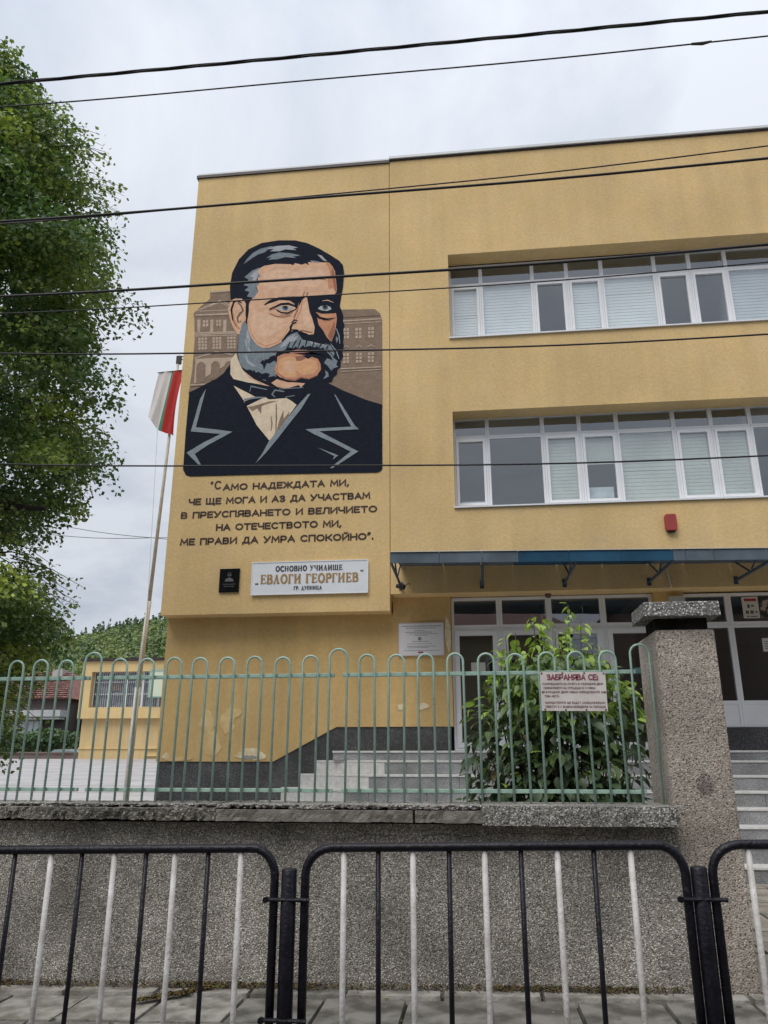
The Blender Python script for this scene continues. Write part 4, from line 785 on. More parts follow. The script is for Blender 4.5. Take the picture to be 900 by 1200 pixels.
 ('lapel',[(-3.832,8.545),(-3.781,8.390),(-3.788,8.242),(-3.774,8.238),(-3.756,8.391),(-3.819,8.549)]),
 ('lapel',[(-3.699,8.385),(-3.667,8.196),(-3.702,8.050),(-3.688,8.044),(-3.642,8.193),(-3.685,8.387)]),
 ('lapel',[(-3.889,8.321),(-3.841,8.126),(-3.760,7.987),(-3.747,7.994),(-3.819,8.134),(-3.875,8.324)]),
 ('lapel',[(-3.576,8.263),(-3.540,8.121),(-3.590,8.007),(-3.576,7.998),(-3.515,8.116),(-3.562,8.266)]),
 ('lapel',[(-3.471,8.222),(-3.498,8.102),(-3.461,8.029),(-3.448,8.035),(-3.473,8.100),(-3.456,8.218)]),
 ('lapel',[(-3.623,8.001),(-3.573,7.903),(-3.476,7.848),(-3.470,7.861),(-3.557,7.921),(-3.611,8.008)]),
 ('lapel',[(-3.366,8.209),(-3.323,8.140),(-3.256,8.124),(-3.253,8.140),(-3.310,8.162),(-3.355,8.218)]),
 ('navy',[(-3.494,9.157),(-3.400,9.223),(-3.244,9.261),(-3.059,9.267),(-2.878,9.244),(-2.877,9.270),(-3.060,9.305),(-3.253,9.307),(-3.415,9.258),(-3.510,9.180)]),
 ('navy',[(-3.275,9.028),(-3.189,8.972),(-3.073,8.954),(-2.962,9.004),(-2.908,9.042),(-2.916,9.055),(-2.971,9.023),(-3.078,8.980),(-3.185,8.992),(-3.270,9.042)]),
 ('shade',[(-3.397,8.976),(-3.290,8.911),(-3.141,8.885),(-3.010,8.910),(-3.012,8.921),(-3.142,8.902),(-3.287,8.928),(-3.394,8.986)]),
 ('shade',[(-2.811,9.266),(-2.788,9.326),(-2.773,9.397),(-2.783,9.402),(-2.805,9.334),(-2.820,9.271)]),
 ('shade',[(-2.734,9.262),(-2.726,9.322),(-2.710,9.376),(-2.719,9.381),(-2.742,9.328),(-2.744,9.264)]),
 ('shade',[(-3.319,9.642),(-3.074,9.668),(-2.828,9.637),(-2.828,9.646),(-3.075,9.684),(-3.321,9.652)]),
 ('shade',[(-2.652,9.623),(-2.513,9.633),(-2.388,9.603),(-2.387,9.612),(-2.513,9.649),(-2.653,9.633)]),
 ('shade',[(-2.880,9.164),(-2.906,9.028),(-2.950,8.907),(-2.964,8.813),(-2.954,8.810),(-2.933,8.899),(-2.889,9.020),(-2.869,9.161)]),
 ('navy',[(-2.995,8.762),(-2.935,8.806),(-2.884,8.792),(-2.881,8.805),(-2.942,8.830),(-3.003,8.774)]),
 ('shade',[(-2.860,8.577),(-2.794,8.592),(-2.692,8.555),(-2.608,8.537),(-2.607,8.549),(-2.689,8.573),(-2.794,8.610),(-2.863,8.589)]),
 ('lapel',[(-2.345,8.144),(-2.267,8.049),(-2.207,7.916),(-2.195,7.921),(-2.248,8.061),(-2.336,8.154)]),
 ('lapel',[(-2.281,8.291),(-2.182,8.133),(-2.129,7.985),(-2.116,7.989),(-2.162,8.144),(-2.271,8.299)]),
 ('lapel',[(-2.187,8.588),(-2.142,8.434),(-2.121,8.284),(-2.108,8.285),(-2.119,8.438),(-2.174,8.593)]),
 ('cream',[(-4.068,8.086),(-3.977,8.218),(-3.923,8.063),(-3.842,7.888),(-3.699,7.725),(-3.435,7.557),(-3.658,7.613),(-3.962,7.664),(-4.055,7.804)]),
 ('skin',[(-3.841,7.878),(-3.748,7.795),(-3.618,7.682),(-3.338,7.533),(-3.214,7.507),(-3.434,7.538),(-3.698,7.696)]),
 ('cream',[(-3.983,7.579),(-3.728,7.431),(-3.555,7.327),(-3.416,7.329),(-3.076,7.343),(-2.844,7.149),(-3.290,6.502),(-3.529,6.805),(-3.771,7.264)]),
 ('brown',[(-3.214,7.196),(-3.203,6.909),(-3.198,6.625),(-3.180,6.623),(-3.173,6.907),(-3.196,7.196)]),
 ('brown',[(-3.713,7.158),(-3.591,7.170),(-3.342,7.241),(-3.159,7.240),(-3.331,7.203),(-3.459,7.154),(-3.461,7.005),(-3.536,7.120),(-3.612,7.068)]),
 ('brown',[(-3.185,6.633),(-3.143,6.859),(-3.074,7.063),(-3.059,6.901),(-2.969,7.035),(-2.981,6.897),(-3.096,6.765)]),
 ('brown',[(-3.292,6.958),(-3.274,6.820),(-3.280,6.684),(-3.266,6.681),(-3.250,6.819),(-3.278,6.959)]),
 ('navy',[(-4.009,7.714),(-3.694,7.615),(-3.346,7.533),(-3.214,7.507),(-3.081,7.461),(-2.822,7.522),(-2.710,7.394),(-2.810,7.156),(-3.031,7.289),(-3.335,7.278),(-3.407,7.329),(-3.757,7.160),(-3.789,7.265),(-3.547,7.336),(-3.728,7.431),(-3.975,7.588)]),
 ('grey',[(-3.760,7.240),(-3.767,7.286),(-3.544,7.311),(-3.406,7.309),(-3.407,7.330),(-3.549,7.343),(-3.780,7.317),(-3.780,7.241)]),
 ('grey',[(-3.677,7.446),(-3.670,7.538),(-3.380,7.461),(-3.377,7.476),(-3.675,7.565),(-3.692,7.450)]),
 ('grey',[(-3.227,7.326),(-3.273,7.368),(-3.234,7.437),(-3.071,7.404),(-3.069,7.423),(-3.242,7.466),(-3.300,7.370),(-3.237,7.312)]),
 ('grey',[(-3.048,7.302),(-2.884,7.322),(-2.886,7.335),(-3.050,7.316)]),
 ('grey',[(-3.168,7.461),(-2.950,7.465),(-2.733,7.465),(-2.734,7.475),(-2.952,7.481),(-3.169,7.471)]),
 ('lapel',[(-2.609,7.350),(-2.660,7.335),(-2.810,7.156),(-2.983,6.934),(-3.137,6.712),(-3.299,6.502),(-3.392,6.304),(-3.518,6.099),(-3.357,6.271),(-3.163,6.523),(-2.969,6.795),(-2.764,7.070)]),
 ('lapel',[(-4.478,7.544),(-4.605,6.819),(-4.169,6.747),(-3.950,6.703),(-4.370,6.474),(-4.587,6.324),(-4.463,6.123),(-4.511,6.125),(-4.735,6.353),(-4.440,6.533),(-4.155,6.672),(-4.690,6.744),(-4.571,7.352)]),
 ('lapel',[(-2.197,7.317),(-2.166,7.292),(-1.836,6.719),(-1.763,6.642),(-2.439,6.639),(-2.120,6.448),(-1.768,6.241),(-2.195,5.962),(-2.241,5.964),(-1.896,6.243),(-2.204,6.423),(-2.528,6.588),(-2.676,6.687),(-2.274,6.695),(-1.891,6.694),(-2.044,6.982)]),
 ('lapel',[(-2.453,6.340),(-2.158,6.210),(-2.103,6.185),(-2.198,6.113),(-2.170,6.175)]),
]

PC = {'brown': (.27, .195, .145), 'brownd': (.17, .12, .092), 'tan': (.52, .405, .315), 'navy': (.015, .018, .029), 'skin': (.70, .43, .285), 'skinl': (.74, .485, .335),
      'orange': (.58, .28, .165), 'chin': (.70, .39, .21), 'shade': (.33, .155, .105), 'lip': (.45, .22, .17), 'grey': (.215, .25, .28), 'greyl': (.40, .41, .44),
      'cream': (.74, .61, .45), 'white': (.44, .46, .45), 'iris': (.085, .115, .135), 'lapel': (.26, .30, .33)}
keys = list(PC); pm = [mat('paint_' + ('%s' % {'brownd': 'dark_brown', 'skinl': 'light_skin', 'greyl': 'light_grey'}.get(k, k)), PC[k], .9, spec=.12, var=.09, scale=9, bump=.6, bscale=24, detail=10) for k in keys]
mb = MB()
for i, (c, pts) in enumerate(MURAL):
    mb.poly([(x, YF - .003 - .00006 * i, z) for x, z in pts], keys.index(c))
mu = mb.build('mural', pm, B); mu['label'] = 'painted portrait of a bearded man in a dark coat and bow tie'
M_let = mat('brown_lettering', (.045, .022, .018), .7, var=.2, scale=5)
lines = [('“', -4.275, -4.225, 5.69, 5.69, .118), ('С', -4.205, -4.085, 5.672, 5.670, .155), ('АМО НАДЕЖДАТА МИ,', -4.055, -1.918, 5.672, 5.62, .118), ('ЧЕ ЩЕ МОГА И АЗ ДА УЧАСТВАМ', -4.632, -1.563, 5.439, 5.375, .118), ('В ПРЕУСПЯВАНЕТО И ВЕЛИЧИЕТО', -4.746, -1.45, 5.208, 5.139, .118),
         ('НА ОТЕЧЕСТВОТО МИ,', -4.129, -2.034, 4.968, 4.924, .118), ('МЕ ПРАВИ ДА УМРА СПОКОЙНО”.', -4.722, -1.504, 4.746, 4.681, .118)]
for s_, x0, x1, za, zb_, cap in lines:
    sans_text('lettering', s_, x0, x1, (za + zb_) / 2 - .003, cap, YF - .004, M_let, B, .027)

# ================================================================== things on the building
s = thing('school_sign', 'wide white name board with gold capitals below the painted quotation', 'sign', (-2.53, YF, 3.85))
b = MB(); b.box(-.935, .935, -.035, -.001, 0, .525); b.build('board', mat('white_board', (.74, .76, .80), .45, var=.03), s, bevel=.004)
b = MB(); ring(b, -.945, .945, -.008, .533, .014, -.042, -.036); b.build('board_rim', M_white, s)
M_ink = mat('black_ink', (.02, .02, .024), .6); M_gold = mat('gold_lettering', (.36, .22, .075), .45, var=.12, scale=20)
serif_text('lettering', 'ОСНОВНО УЧИЛИЩЕ', -.55, .53, .372, .085, -.038, M_ink, s, .22, .11, .12)
serif_text('lettering', 'ЕВЛОГИ ГЕОРГИЕВ', -.79, .785, .175, .145, -.038, M_gold, s, .21, .11, .10)
serif_text('lettering', '„', -.875, -.815, .175, .12, -.038, M_ink, s, .12, .12); serif_text('lettering', '“', .815, .875, .235, .12, -.038, M_ink, s, .12, .12)
serif_text('lettering', 'ГР. ДУПНИЦА', -.245, .205, .065, .058, -.038, M_ink, s, .24, .13, .12)

s = thing('memorial_plaque', 'small black stone plaque with an engraved portrait, left of the white name board', 'plaque', (-3.84, YF, 3.905))
b = MB(); b.box(-.165, .165, -.03, -.001, 0, .39); b.build('slab', mat('polished_black_stone', (.008, .008, .010), .12), s, bevel=.004)
M_eng = mat('engraving_grey', (.11, .11, .115), .6); b = MB()
def el(mb, cx, cz, rx, rz, y, mi=0, n=14): mb.poly([(cx + rx * math.cos(2 * math.pi * k / n), y, cz + rz * math.sin(2 * math.pi * k / n)) for k in range(n)], mi)
el(b, 0, .285, .032, .042, -.0315); b.poly([(-.075, -.0315, .175), (.075, -.0315, .175), (.06, -.0315, .215), (.018, -.0315, .235), (-.018, -.0315, .235), (-.06, -.0315, .215)])
b.build('engraved_portrait', M_eng, s)
b = MB(); b.poly([(-.034, -.0325, .29), (.034, -.0325, .29), (.03, -.0325, .33), (-.03, -.0325, .33)]); el(b, 0, .262, .022, .018, -.0325)
for i, (a, c) in enumerate(((-.10, .10), (-.08, .08))):
    z = .125 - i * .035; x = a
    while x < c: l = rnd.uniform(.012, .03); b.poly([(x, -.0325, z), (x + l, -.0325, z), (x + l, -.0325, z + .010), (x, -.0325, z + .010)], 1 if True else 0); x += l + .007
b.build('engraved_lines', [mat('engraving_dark', (.02, .02, .022), .4), M_eng], s)

s = thing('information_plaque', 'white framed information plaque with small print on the wall beside the entrance', 'plaque', (-.785, 12.2, 2.895))
b = MB(); b.box(-.355, .355, -.022, -.001, 0, .51); b.build('board', mat('plaque_white', (.70, .69, .71), .35, var=.03), s)
b = MB(); ring(b, -.362, .362, -.007, .517, .012, -.028, -.0225); b.build('frame', mat('plaque_rim', (.52, .38, .36), .5), s)
b = MB()
for z, a, c, t in ((.455, -.30, .31, .012), (.425, -.24, .24, .009), (.385, -.10, .06, .008), (.360, -.25, .16, .010), (.335, -.18, .26, .008), (.312, -.10, .08, .008), (.215, -.14, .12, .008), (.180, -.22, .16, .007), (.140, -.22, .20, .009), (.118, -.21, .10, .009), (.075, -.28, .28, .008)):
    x = a
    while x < c:
        l = rnd.uniform(.01, .035); b.poly([(x, -.0235, z), (x + l, -.0235, z), (x + l, -.0235, z + t), (x, -.0235, z + t)]); x += l + .006
b.build('small_print', mat('print_grey', (.22, .21, .23), .7), s)
b = MB(); el(b, -.02, .262, .026, .026, -.024, 0, 18); el(b, -.014, .262, .012, .012, -.0245, 1, 12); b.poly([(-.05, -.024, .04), (.03, -.024, .04), (.03, -.024, .062), (-.05, -.024, .062)], 2)
b.build('emblem', [mat('emblem_black', (.03, .03, .04)), mat('plaque_white', (.7, .69, .71)), mat('emblem_red', (.35, .03, .05))], s)

s = thing('alarm_siren', 'red alarm siren box on the wall above the entrance canopy', 'siren', (3.105, YF, 4.695))
b = MB(); b.slabY([(-.085, .04), (-.07, 0), (.07, 0), (.085, .04), (.085, .235), (.07, .265), (-.07, .265), (-.085, .235)], -.085, -.002); b.build('housing', mat('red_plastic', (.36, .045, .04), .4, var=.08, scale=6), s, bevel=.008)
b = MB(); b.box(-.05, .05, -.06, -.01, -.018, .0); b.build('lens', M_ink, s)
for i in range(4): pass
s = thing('junction_box', 'small grey junction box on the pier just above the pillar cap', 'junction box', (3.13, 12.18, 3.64))
b = MB(); b.box(-.11, .11, -.07, -.001, 0, .10); b.build('case', mat('grey_plastic', (.50, .51, .50), .5), s, bevel=.006)
b = MB(); b.box(-.095, .095, -.078, -.0705, .012, .088); b.build('lid', mat('grey_plastic', (.5, .51, .5)), s)
s = thing('cable_conduit', 'thin pale conduit running down the wall below the canopy', 'conduit', (3.01, 11.87, 3.84))
b = MB(); b.tube([(-.05, 0, .36), (-.03, 0, .2), (0, 0, 0), (.0, .1, -.02)], .012, 6); b.build('pipe', mat('pale_conduit', (.6, .58, .52), .5), s)

# ---- canopy
cn = thing('entrance_canopy', 'shallow blue and grey entrance canopy on steel brackets along the front', 'canopy', (0, YF, 3.9))
def cz(x): return 4.085 - .018 * (x + 1.08)
px = [-1.08, -.40, .18, .67, 1.34, 2.02, 2.69, 2.85, 3.21, 3.9, 4.6, 5.3, 6.0, 6.7, 7.4, 8.1, 8.8, 9.5, 10.2, 10.9, 11.6]
for a, b_ in zip(px, px[1:]):
    mat_ = M_canB if .6 < a < 2.6 else M_canG
    f = MB(); f.slabY([(a + .003, cz(a) - .155 - 3.9), (b_ - .003, cz(b_) - .155 - 3.9), (b_ - .003, cz(b_) - 3.9 - .012), (a + .003, cz(a) - 3.9 - .012)], -1.56, -1.545); f.build('fascia_panel', mat_, cn)
    f = MB(); i = len(f.v)
    for t in (0, .012): f.poly([(a + .003, -1.56, cz(a) - 3.9 - t - .001), (b_ - .003, -1.56, cz(b_) - 3.9 - t - .001), (b_ - .003, -.004, 4.27 - 3.9 - .018 * (b_ + 1) - t), (a + .003, -.004, 4.27 - 3.9 - .018 * (a + 1) - t)])
    f.build('roof_sheet', mat_, cn)
f = MB(); f.tube([(px[0], -1.57, cz(px[0]) - 3.9), (px[-1], -1.57, cz(px[-1]) - 3.9)], .007, 6)
f.build('edge_rail', mat('pale_edge', (.45, .44, .40), .5), cn)
for i in range(10):
    x = -1.07 + 1.257 * i; z0 = 3.94 - 3.9 - .008 * i
    f = MB(); f.tube([(x, -.01, z0), (x, -1.52, cz(x) - .14 - 3.9)], .021, 6); f.tube([(x, -.72, z0 + .012), (x - .0, -1.02, cz(x) + .05 - 3.9)], .013, 6); f.tube([(x, -.60, z0 + .01), (x, -.12, 4.22 - 3.9 - .018 * x)], .013, 6)
    f.box(x - .03, x + .03, -.012, -.001, z0 - .06, z0 + .06); f.build('bracket', M_bluest, cn)
s = thing('security_camera', 'small dark camera with a looping cable under the left end of the canopy', 'camera', (-1.05, 11.5, 3.86))
b = MB(); b.tube([(-.05, 0, .0), (.07, -.05, -.03)], [.032, .04], 10); b.build('housing', M_ink, s)
b = MB(); b.tube([(-.03, .02, .02), (-.03, .15, .05), (-.02, .38, .04)], .012, 6); b.build('arm', M_ink, s)
b = MB(); b.tube([(.05, -.02, -.01), (.09, -.02, .0), (.12, 0, .03), (.145, .0, .03), (.15, 0, .005)], .006, 5); b.build('cable', M_ink, s)
s = thing('dome_sensor', 'small brown dome sensor above the middle of the entrance doors', 'sensor', (1.21, 12.16, 3.815))
b = MB(); b.tube([(0, 0, .005), (0, 0, -.02), (0, 0, -.045), (0, 0, -.06)], [.05, .05, .04, .015], 12); b.build('dome', mat('brown_plastic', (.10, .06, .05), .3), s)

# papers on the glazing
s = thing('notice_poster', 'white notice with red heading taped inside the upper right entrance window', 'poster', (4.26, 12.320, 3.405))
b = MB(); b.box(-.12, .12, -.002, 0, 0, .33); b.build('sheet', mat('poster_paper', (.60, .58, .53), .8), s)
b = MB(); b.poly([(-.085, -.003, .262), (.095, -.003, .262), (.095, -.003, .305), (-.085, -.003, .305)], 0)
for x, z, w_, h in ((-.05, .16, .04, .055), (.01, .175, .04, .03), (-.08, .07, .045, .05), (-.015, .07, .05, .05), (.055, .085, .04, .02), (-.07, .02, .03, .02), (-.02, .02, .1, .015)):
    b.poly([(x, -.003, z), (x + w_, -.003, z), (x + w_, -.003, z + h), (x, -.003, z + h)], 1)
b.build('print', [mat('emblem_red', (.35, .03, .05)), mat('print_dark', (.10, .10, .10))], s)
s = thing('picture_poster', 'brown and white picture poster beside the red headed notice', 'poster', (4.55, 12.320, 3.41))
b = MB(); b.box(-.15, .15, -.002, 0, 0, .33); b.build('sheet', mat('picture_brown', (.42, .33, .27), .7, c2=(.03, .03, .03), scale=9, thr=(.47, .53)), s)
s = thing('door_notice', 'white paper notice low on the right hand entrance glazing', 'notice', (4.44, 12.320, 2.90))
b = MB(); b.box(-.085, .085, -.002, 0, 0, .20); b.build('sheet', mat('poster_paper', (.6, .58, .53)), s)
b = MB()
for k in range(4): b.poly([(-.06, -.003, .04 + k * .035), (.06 - .02 * (k % 2), -.003, .04 + k * .035), (.06 - .02 * (k % 2), -.003, .052 + k * .035), (-.06, -.003, .052 + k * .035)])
b.build('print', mat('print_blue', (.15, .18, .28)), s)
s = thing('letter_notice', 'small white paper on the glass of the leftmost entrance door', 'notice', (.09, 12.325, 2.66))
b = MB(); b.box(-.11, .11, -.002, 0, 0, .135); b.build('sheet', mat('poster_paper', (.6, .58, .53)), s)
s = thing('push_sticker', 'small teal sticker on the rightmost entrance door', 'sticker', (2.50, 12.325, 2.60))
b = MB(); b.box(-.06, .06, -.002, 0, 0, .085); b.build('sheet', mat('teal_sticker', (.16, .33, .33), .6), s)

# ================================================================== entrance steps
st = thing('entrance_steps', 'flight of grey granite steps with light treads, flaring left below the entrance', 'steps', (0, 10.0, 0))
xc = [-2.80, -2.55, -2.30, -2.05, -1.80, -1.51, -1.32]; xw = [-4.15, -3.85, -3.55, -3.25, -2.93, -2.65, -2.40]
RISE = .192; TR = .30; M_side = mat('lit_side_granite', (.56, .555, .54), .6, var=.12, scale=16)
for k in range(7):
    y0 = 10.02 + TR * k - 10.0; z0 = RISE * k; z1 = RISE * (k + 1) - .032; yw = 2.2
    g = MB(); g.prism([(xc[k], y0), (XR, y0), (XR, yw), (xw[k], yw)], z0 - (.05 if k == 0 else 0), z1); so_ = g.build('step', M_granite, st)
    n = MB(); e = .014; n.prism([(xc[k] - e, y0 - e), (XR, y0 - e), (XR, yw - .002), (xw[k] - e, yw - .002)], z1 + .001, z1 + .032)
    n.build('tread', M_tread, so_, bevel=.004)
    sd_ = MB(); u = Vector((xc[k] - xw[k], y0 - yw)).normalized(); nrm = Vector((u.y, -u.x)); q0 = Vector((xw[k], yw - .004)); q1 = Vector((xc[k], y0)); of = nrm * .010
    sd_.prism([tuple(q0), tuple(q0 + of), tuple(q1 + of), tuple(q1)][::-1] if True else [], z0 + .002, z1 - .001); sd_.build('lit_side_facing', M_side, so_)  # added facing: light on the flared side painted as paler stone
    if k > 2:
        jn = MB(); x = xc[k] + .32 + .15 * (k % 2)
        while x < 6: jn.box(x, x + .005, y0 - .0015, y0 + .01, z0 + .005, z1 - .002); x += rnd.choice([.62, .8, 1.0])
        jn.build('joint', M_joint, so_)
g = MB(); g.prism([(-2.12, 2.02), (XR, 2.02), (XR, 2.30), (-.32, 2.30), (-.32, 2.2), (-2.12, 2.2)], 1.345, 1.448); so_ = g.build('step', M_granite, st)
n = MB(); n.prism([(-2.13, 2.005), (XR, 2.005), (XR, 2.298), (-.318, 2.298), (-.318, 2.198), (-2.13, 2.198)], 1.449, 1.478); n.build('tread', M_tread, so_, bevel=.004)

# ================================================================== boundary wall, pillar, coping
bw = thing('boundary_wall', 'low pebbledashed boundary wall with a chipped overhanging coping behind the railing', 'wall', (0, 5.51, 0))
b = MB(); b.box(-6.5, 1.255, 0, .30, -.2, .945); b.build('wall', M_wall, bw)
def rough_slab(x0, x1, yf, yb, z0, z1, amp, m, name, lipamp=0):
    nx = max(2, int((x1 - x0) / .022)); mb = MB(); prof = [(yb, z0), (yf + .0, z0), (yf, (z0 * .66 + z1 * .34)), (yf, (z0 * .3 + z1 * .7)), (yf, z1), (yf + .10, z1), (yf + .25, z1), (yb, z1)]
    P_ = len(prof)
    for i in range(nx + 1):
        x = x0 + (x1 - x0) * i / nx
        if i in (0, nx): pass
        wv = math.sin(x * 7.1) * .5 + math.sin(x * 19.7 + 1) * .4 + rnd.uniform(-.8, .8)
        for j, (y, z) in enumerate(prof):
            dy = rnd.uniform(-1, 1) * amp; dz_ = rnd.uniform(-1, 1) * amp * .5
            if j in (1, 2): dy += lipamp * max(0, wv); dz_ += lipamp * .35 * max(0, wv) * (j == 1)
            if j in (0, 7): dy = 0
            mb.v.append((x, y + dy, z + dz_))
    for i in range(nx):
        for j in range(P_):
            a = i * P_ + j; b_ = i * P_ + (j + 1) % P_
            mb.f.append((a, a + P_, b_ + P_, b_)); mb.m.append(0)
    mb.f.append(tuple(range(P_))); mb.m.append(0); mb.f.append(tuple(nx * P_ + j for j in range(P_))[::-1]); mb.m.append(0)
    return mb.build(name, m, bw)
rough_slab(-6.5, -1.74, -.125, .36, .965, 1.040, .007, M_cope2, 'coping', .022)
rough_slab(-1.735, -.42, -.125, .36, .962, 1.034, .003, M_copeold, 'coping', .006)
rough_slab(-1.75, .02, -.09, .37, 1.040, 1.066, .006, M_cope, 'coping_topping', .03)
rough_slab(-6.5, -1.80, -.02, .37, 1.040, 1.062, .007, M_cope, 'coping_topping', .04)
rough_slab(-.405, .06, -.108, .36, .960, 1.034, .004, M_copeold, 'coping', .02)
rough_slab(.03, 1.252, -.135, .37, .948, 1.068, .0025, M_cope, 'coping', .012)
def crack(pts, wd, y, parent):
    P2 = []
    for (xa, za), (xb, zb_) in zip(pts, pts[1:]):
        for t in range(6): P2.append((xa + (xb - xa) * t / 6 + rnd.uniform(-.006, .006), za + (zb_ - za) * t / 6 + rnd.uniform(-.006, .006)))
    mb = MB()
    for i in range(len(P2) - 1):
        (xa, za), (xb, zb_) = P2[i], P2[i + 1]; a = wd * rnd.uniform(.4, 1); mb.poly([(xa, y, za - a), (xb, y, zb_ - a * .8), (xb, y, zb_ + a * .8), (xa, y, za + a)])
    return mb.build('crack', M_joint, parent)
crack([(-.95, .84), (-.70, .88), (-.45, .865), (-.20, .885), (.02, .86)], .0022, -.002, bw)
crack([(-.02, .875), (.22, .90), (.50, .885), (.72, .89)], .0018, -.002, bw); crack([(-2.6, .80), (-2.45, .62), (-2.47, .40)], .0018, -.002, bw)
crack([(.98, .62), (1.04, .45), (1.02, .28), (1.10, .10)], .003, -.002, bw)
pr = thing('gate_pillar', 'tall brown pebbledashed gate pillar with a speckled stone cap', 'pillar', (1.455, 5.53, 0))
b = MB(); nz_ = 14
b.box(-.198, .202, 0, .60, -.2, 2.205, top=(.002, 0)); o = b.build('shaft', M_pillar, pr, bevel=.016)
b = MB(); b.box(-.275, .235, -.075, .36, 2.286, 2.386, top=(.004, .004)); b.build('cap', M_cap, pr, bevel=.006)
b = MB(); b.box(-.185, .165, .03, .33, 2.203, 2.287); b.build('cap_neck', mat('overhang_shade_concrete', (.02, .018, .016), .95, spec=.05, var=.4, scale=9), pr)  # near-black colour paints the shadow under the overhanging cap
# grey cement repair and scars on the pillar and wall end
def scar(x0, z0, w_, h, m, y, parent, name='cement_patch'):
    mb = MB(); n = 16; mb.slabY([(x0 + w_ / 2 * math.cos(2 * math.pi * k / n) * rnd.uniform(.8, 1.1), z0 + h / 2 * math.sin(2 * math.pi * k / n) * rnd.uniform(.85, 1.1)) for k in range(n)], y - .005, y + .01)
    return mb.build(name, m, parent)
M_cem = mat('grey_cement', (.27, .245, .225), .95, c2=(.17, .155, .14), scale=40, bump=.8, bscale=60, detail=9)
scar(-.215, .32, .07, .55, M_cem, 0, pr); scar(.02, 1.20, .12, .13, pebble('pinkish_pebbledash', [(0, (.06, .05, .045)), (.3, (.20, .165, .15)), (.6, (.30, .25, .235)), (.9, (.42, .36, .34))], 105, (.22, .185, .17)), .003, pr)

# ================================================================== green hooped fence on the wall
YG = 5.70 - 5.51 + 5.51
def hoop_pts(x, zb, zt, w_):
    r = w_ / 2; z1 = zt - r; p = [(x - r, 0, zb), (x - r, 0, z1)]
    p += [(x - r * math.cos(math.pi * k / 10), 0, z1 + r * math.sin(math.pi * k / 10)) for k in range(1, 10)]
    return p + [(x + r, 0, z1), (x + r, 0, zb)]
def green_panel(x0, x1, n, label):
    f = thing('fence_panel', label, 'fence', (x0, YG, 1.05), group='green hooped steel fence panels along the wall'); L = x1 - x0
    r = MB(); r.box(.03, L - .03, -.016, .016, .082, .108); r.build('bottom_rail', M_green, f, bevel=.003)
    r = MB(); r.box(.03, L - .03, -.016, .016, .876, .903); r.build('top_rail', M_green, f, bevel=.003)
    for k in range(n + 1):
        x = L * k / n; tall = k == n
        if k == 0: continue
        xx = x - (0 if tall else 0); j = rnd.uniform(-.006, .006)
        t = MB(); zt = 1.075 if tall else 1.025 + rnd.uniform(-.006, .006)
        pts = hoop_pts(xx, -.04, zt, .130 if tall else .112)
        lean = rnd.uniform(-.006, .006)
        pts = [(a + lean * c + j, -.030 + rnd.uniform(-.001, .001), c) for a, _, c in pts]
        t.tube(pts, .0087, 7); t.build('hoop', M_green, f, smooth=True)
    return f
green_panel(-6.62, -4.74, 9, 'leftmost green hooped fence panel, hidden in the tree')
green_panel(-4.72, -2.85, 9, 'green hooped fence panel in front of the dark house at the left edge')
green_panel(-2.85, -.975, 9, 'green hooped fence panel in front of the flagpole and ochre wall')
green_panel(-.975, 1.165, 10, 'green hooped fence panel carrying the prohibition sign beside the pillar')
s = thing('prohibition_sign', 'white sign with red heading screwed to the green fence before the shrub', 'sign', (.693, 5.648, 1.80), )
s.rotation_euler = (0, R(.6), 0)
b = MB(); b.box(-.224, .224, -.004, 0, -.128, .138); b.build('plate', mat('aged_sign_white', (.68, .64, .61), .6, c2=(.58, .52, .50), scale=8), s)
M_red = mat('faded_red_ink', (.22, .05, .075), .7); M_brn = mat('faded_brown_ink', (.20, .12, .115), .7)
sans_text('lettering', 'ЗАБРАНЯВА СЕ:', -.180, .175, .080, .042, -.0052, M_red, s, .0085, .32)
for i, (t_, a, c) in enumerate((('РАЗХОЖДАНЕТО НА КУЧЕТА В УЧИЛИЩНИЯ ДВОР', -.21, .205), ('ИЗХВЪРЛЯНЕТО НА ОТПАДЪЦИ В И ИЗВЪН', -.205, .15), ('УЧИЛИЩНИЯ ДВОР ИЗВЪН ОПРЕДЕЛЕНИТЕ ЗА', -.208, .21), ('ТОВА МЕСТА', -.20, -.10))):
    sans_text('lettering', t_, a, c, .048 - i * .028, .0150, -.0052, M_brn, s, .0028)
for i, t_ in enumerate(('НАРУШИТЕЛИТЕ ЩЕ БЪДАТ САНКЦИОНИРАНИ', 'ОБЕКТЪТ Е С ВИДЕОНАБЛЮДЕНИЕ ЗА ПОЛИЦИЯ')):
    sans_text('lettering', t_, -.198, .21, -.080 - i * .027, .0150, -.0052, M_brn, s, .0028)
for x, z in ((-.213, .128), (-.07, .13), (.08, .13), (.213, .128), (-.212, 0), (.214, 0), (-.2, -.118), (-.06, -.12), (.08, -.12), (.21, -.118)):
    r = MB(); r.tube([(x, -.0045, z), (x, -.008, z)], .006, 8); r.build('screw', M_rust, s)

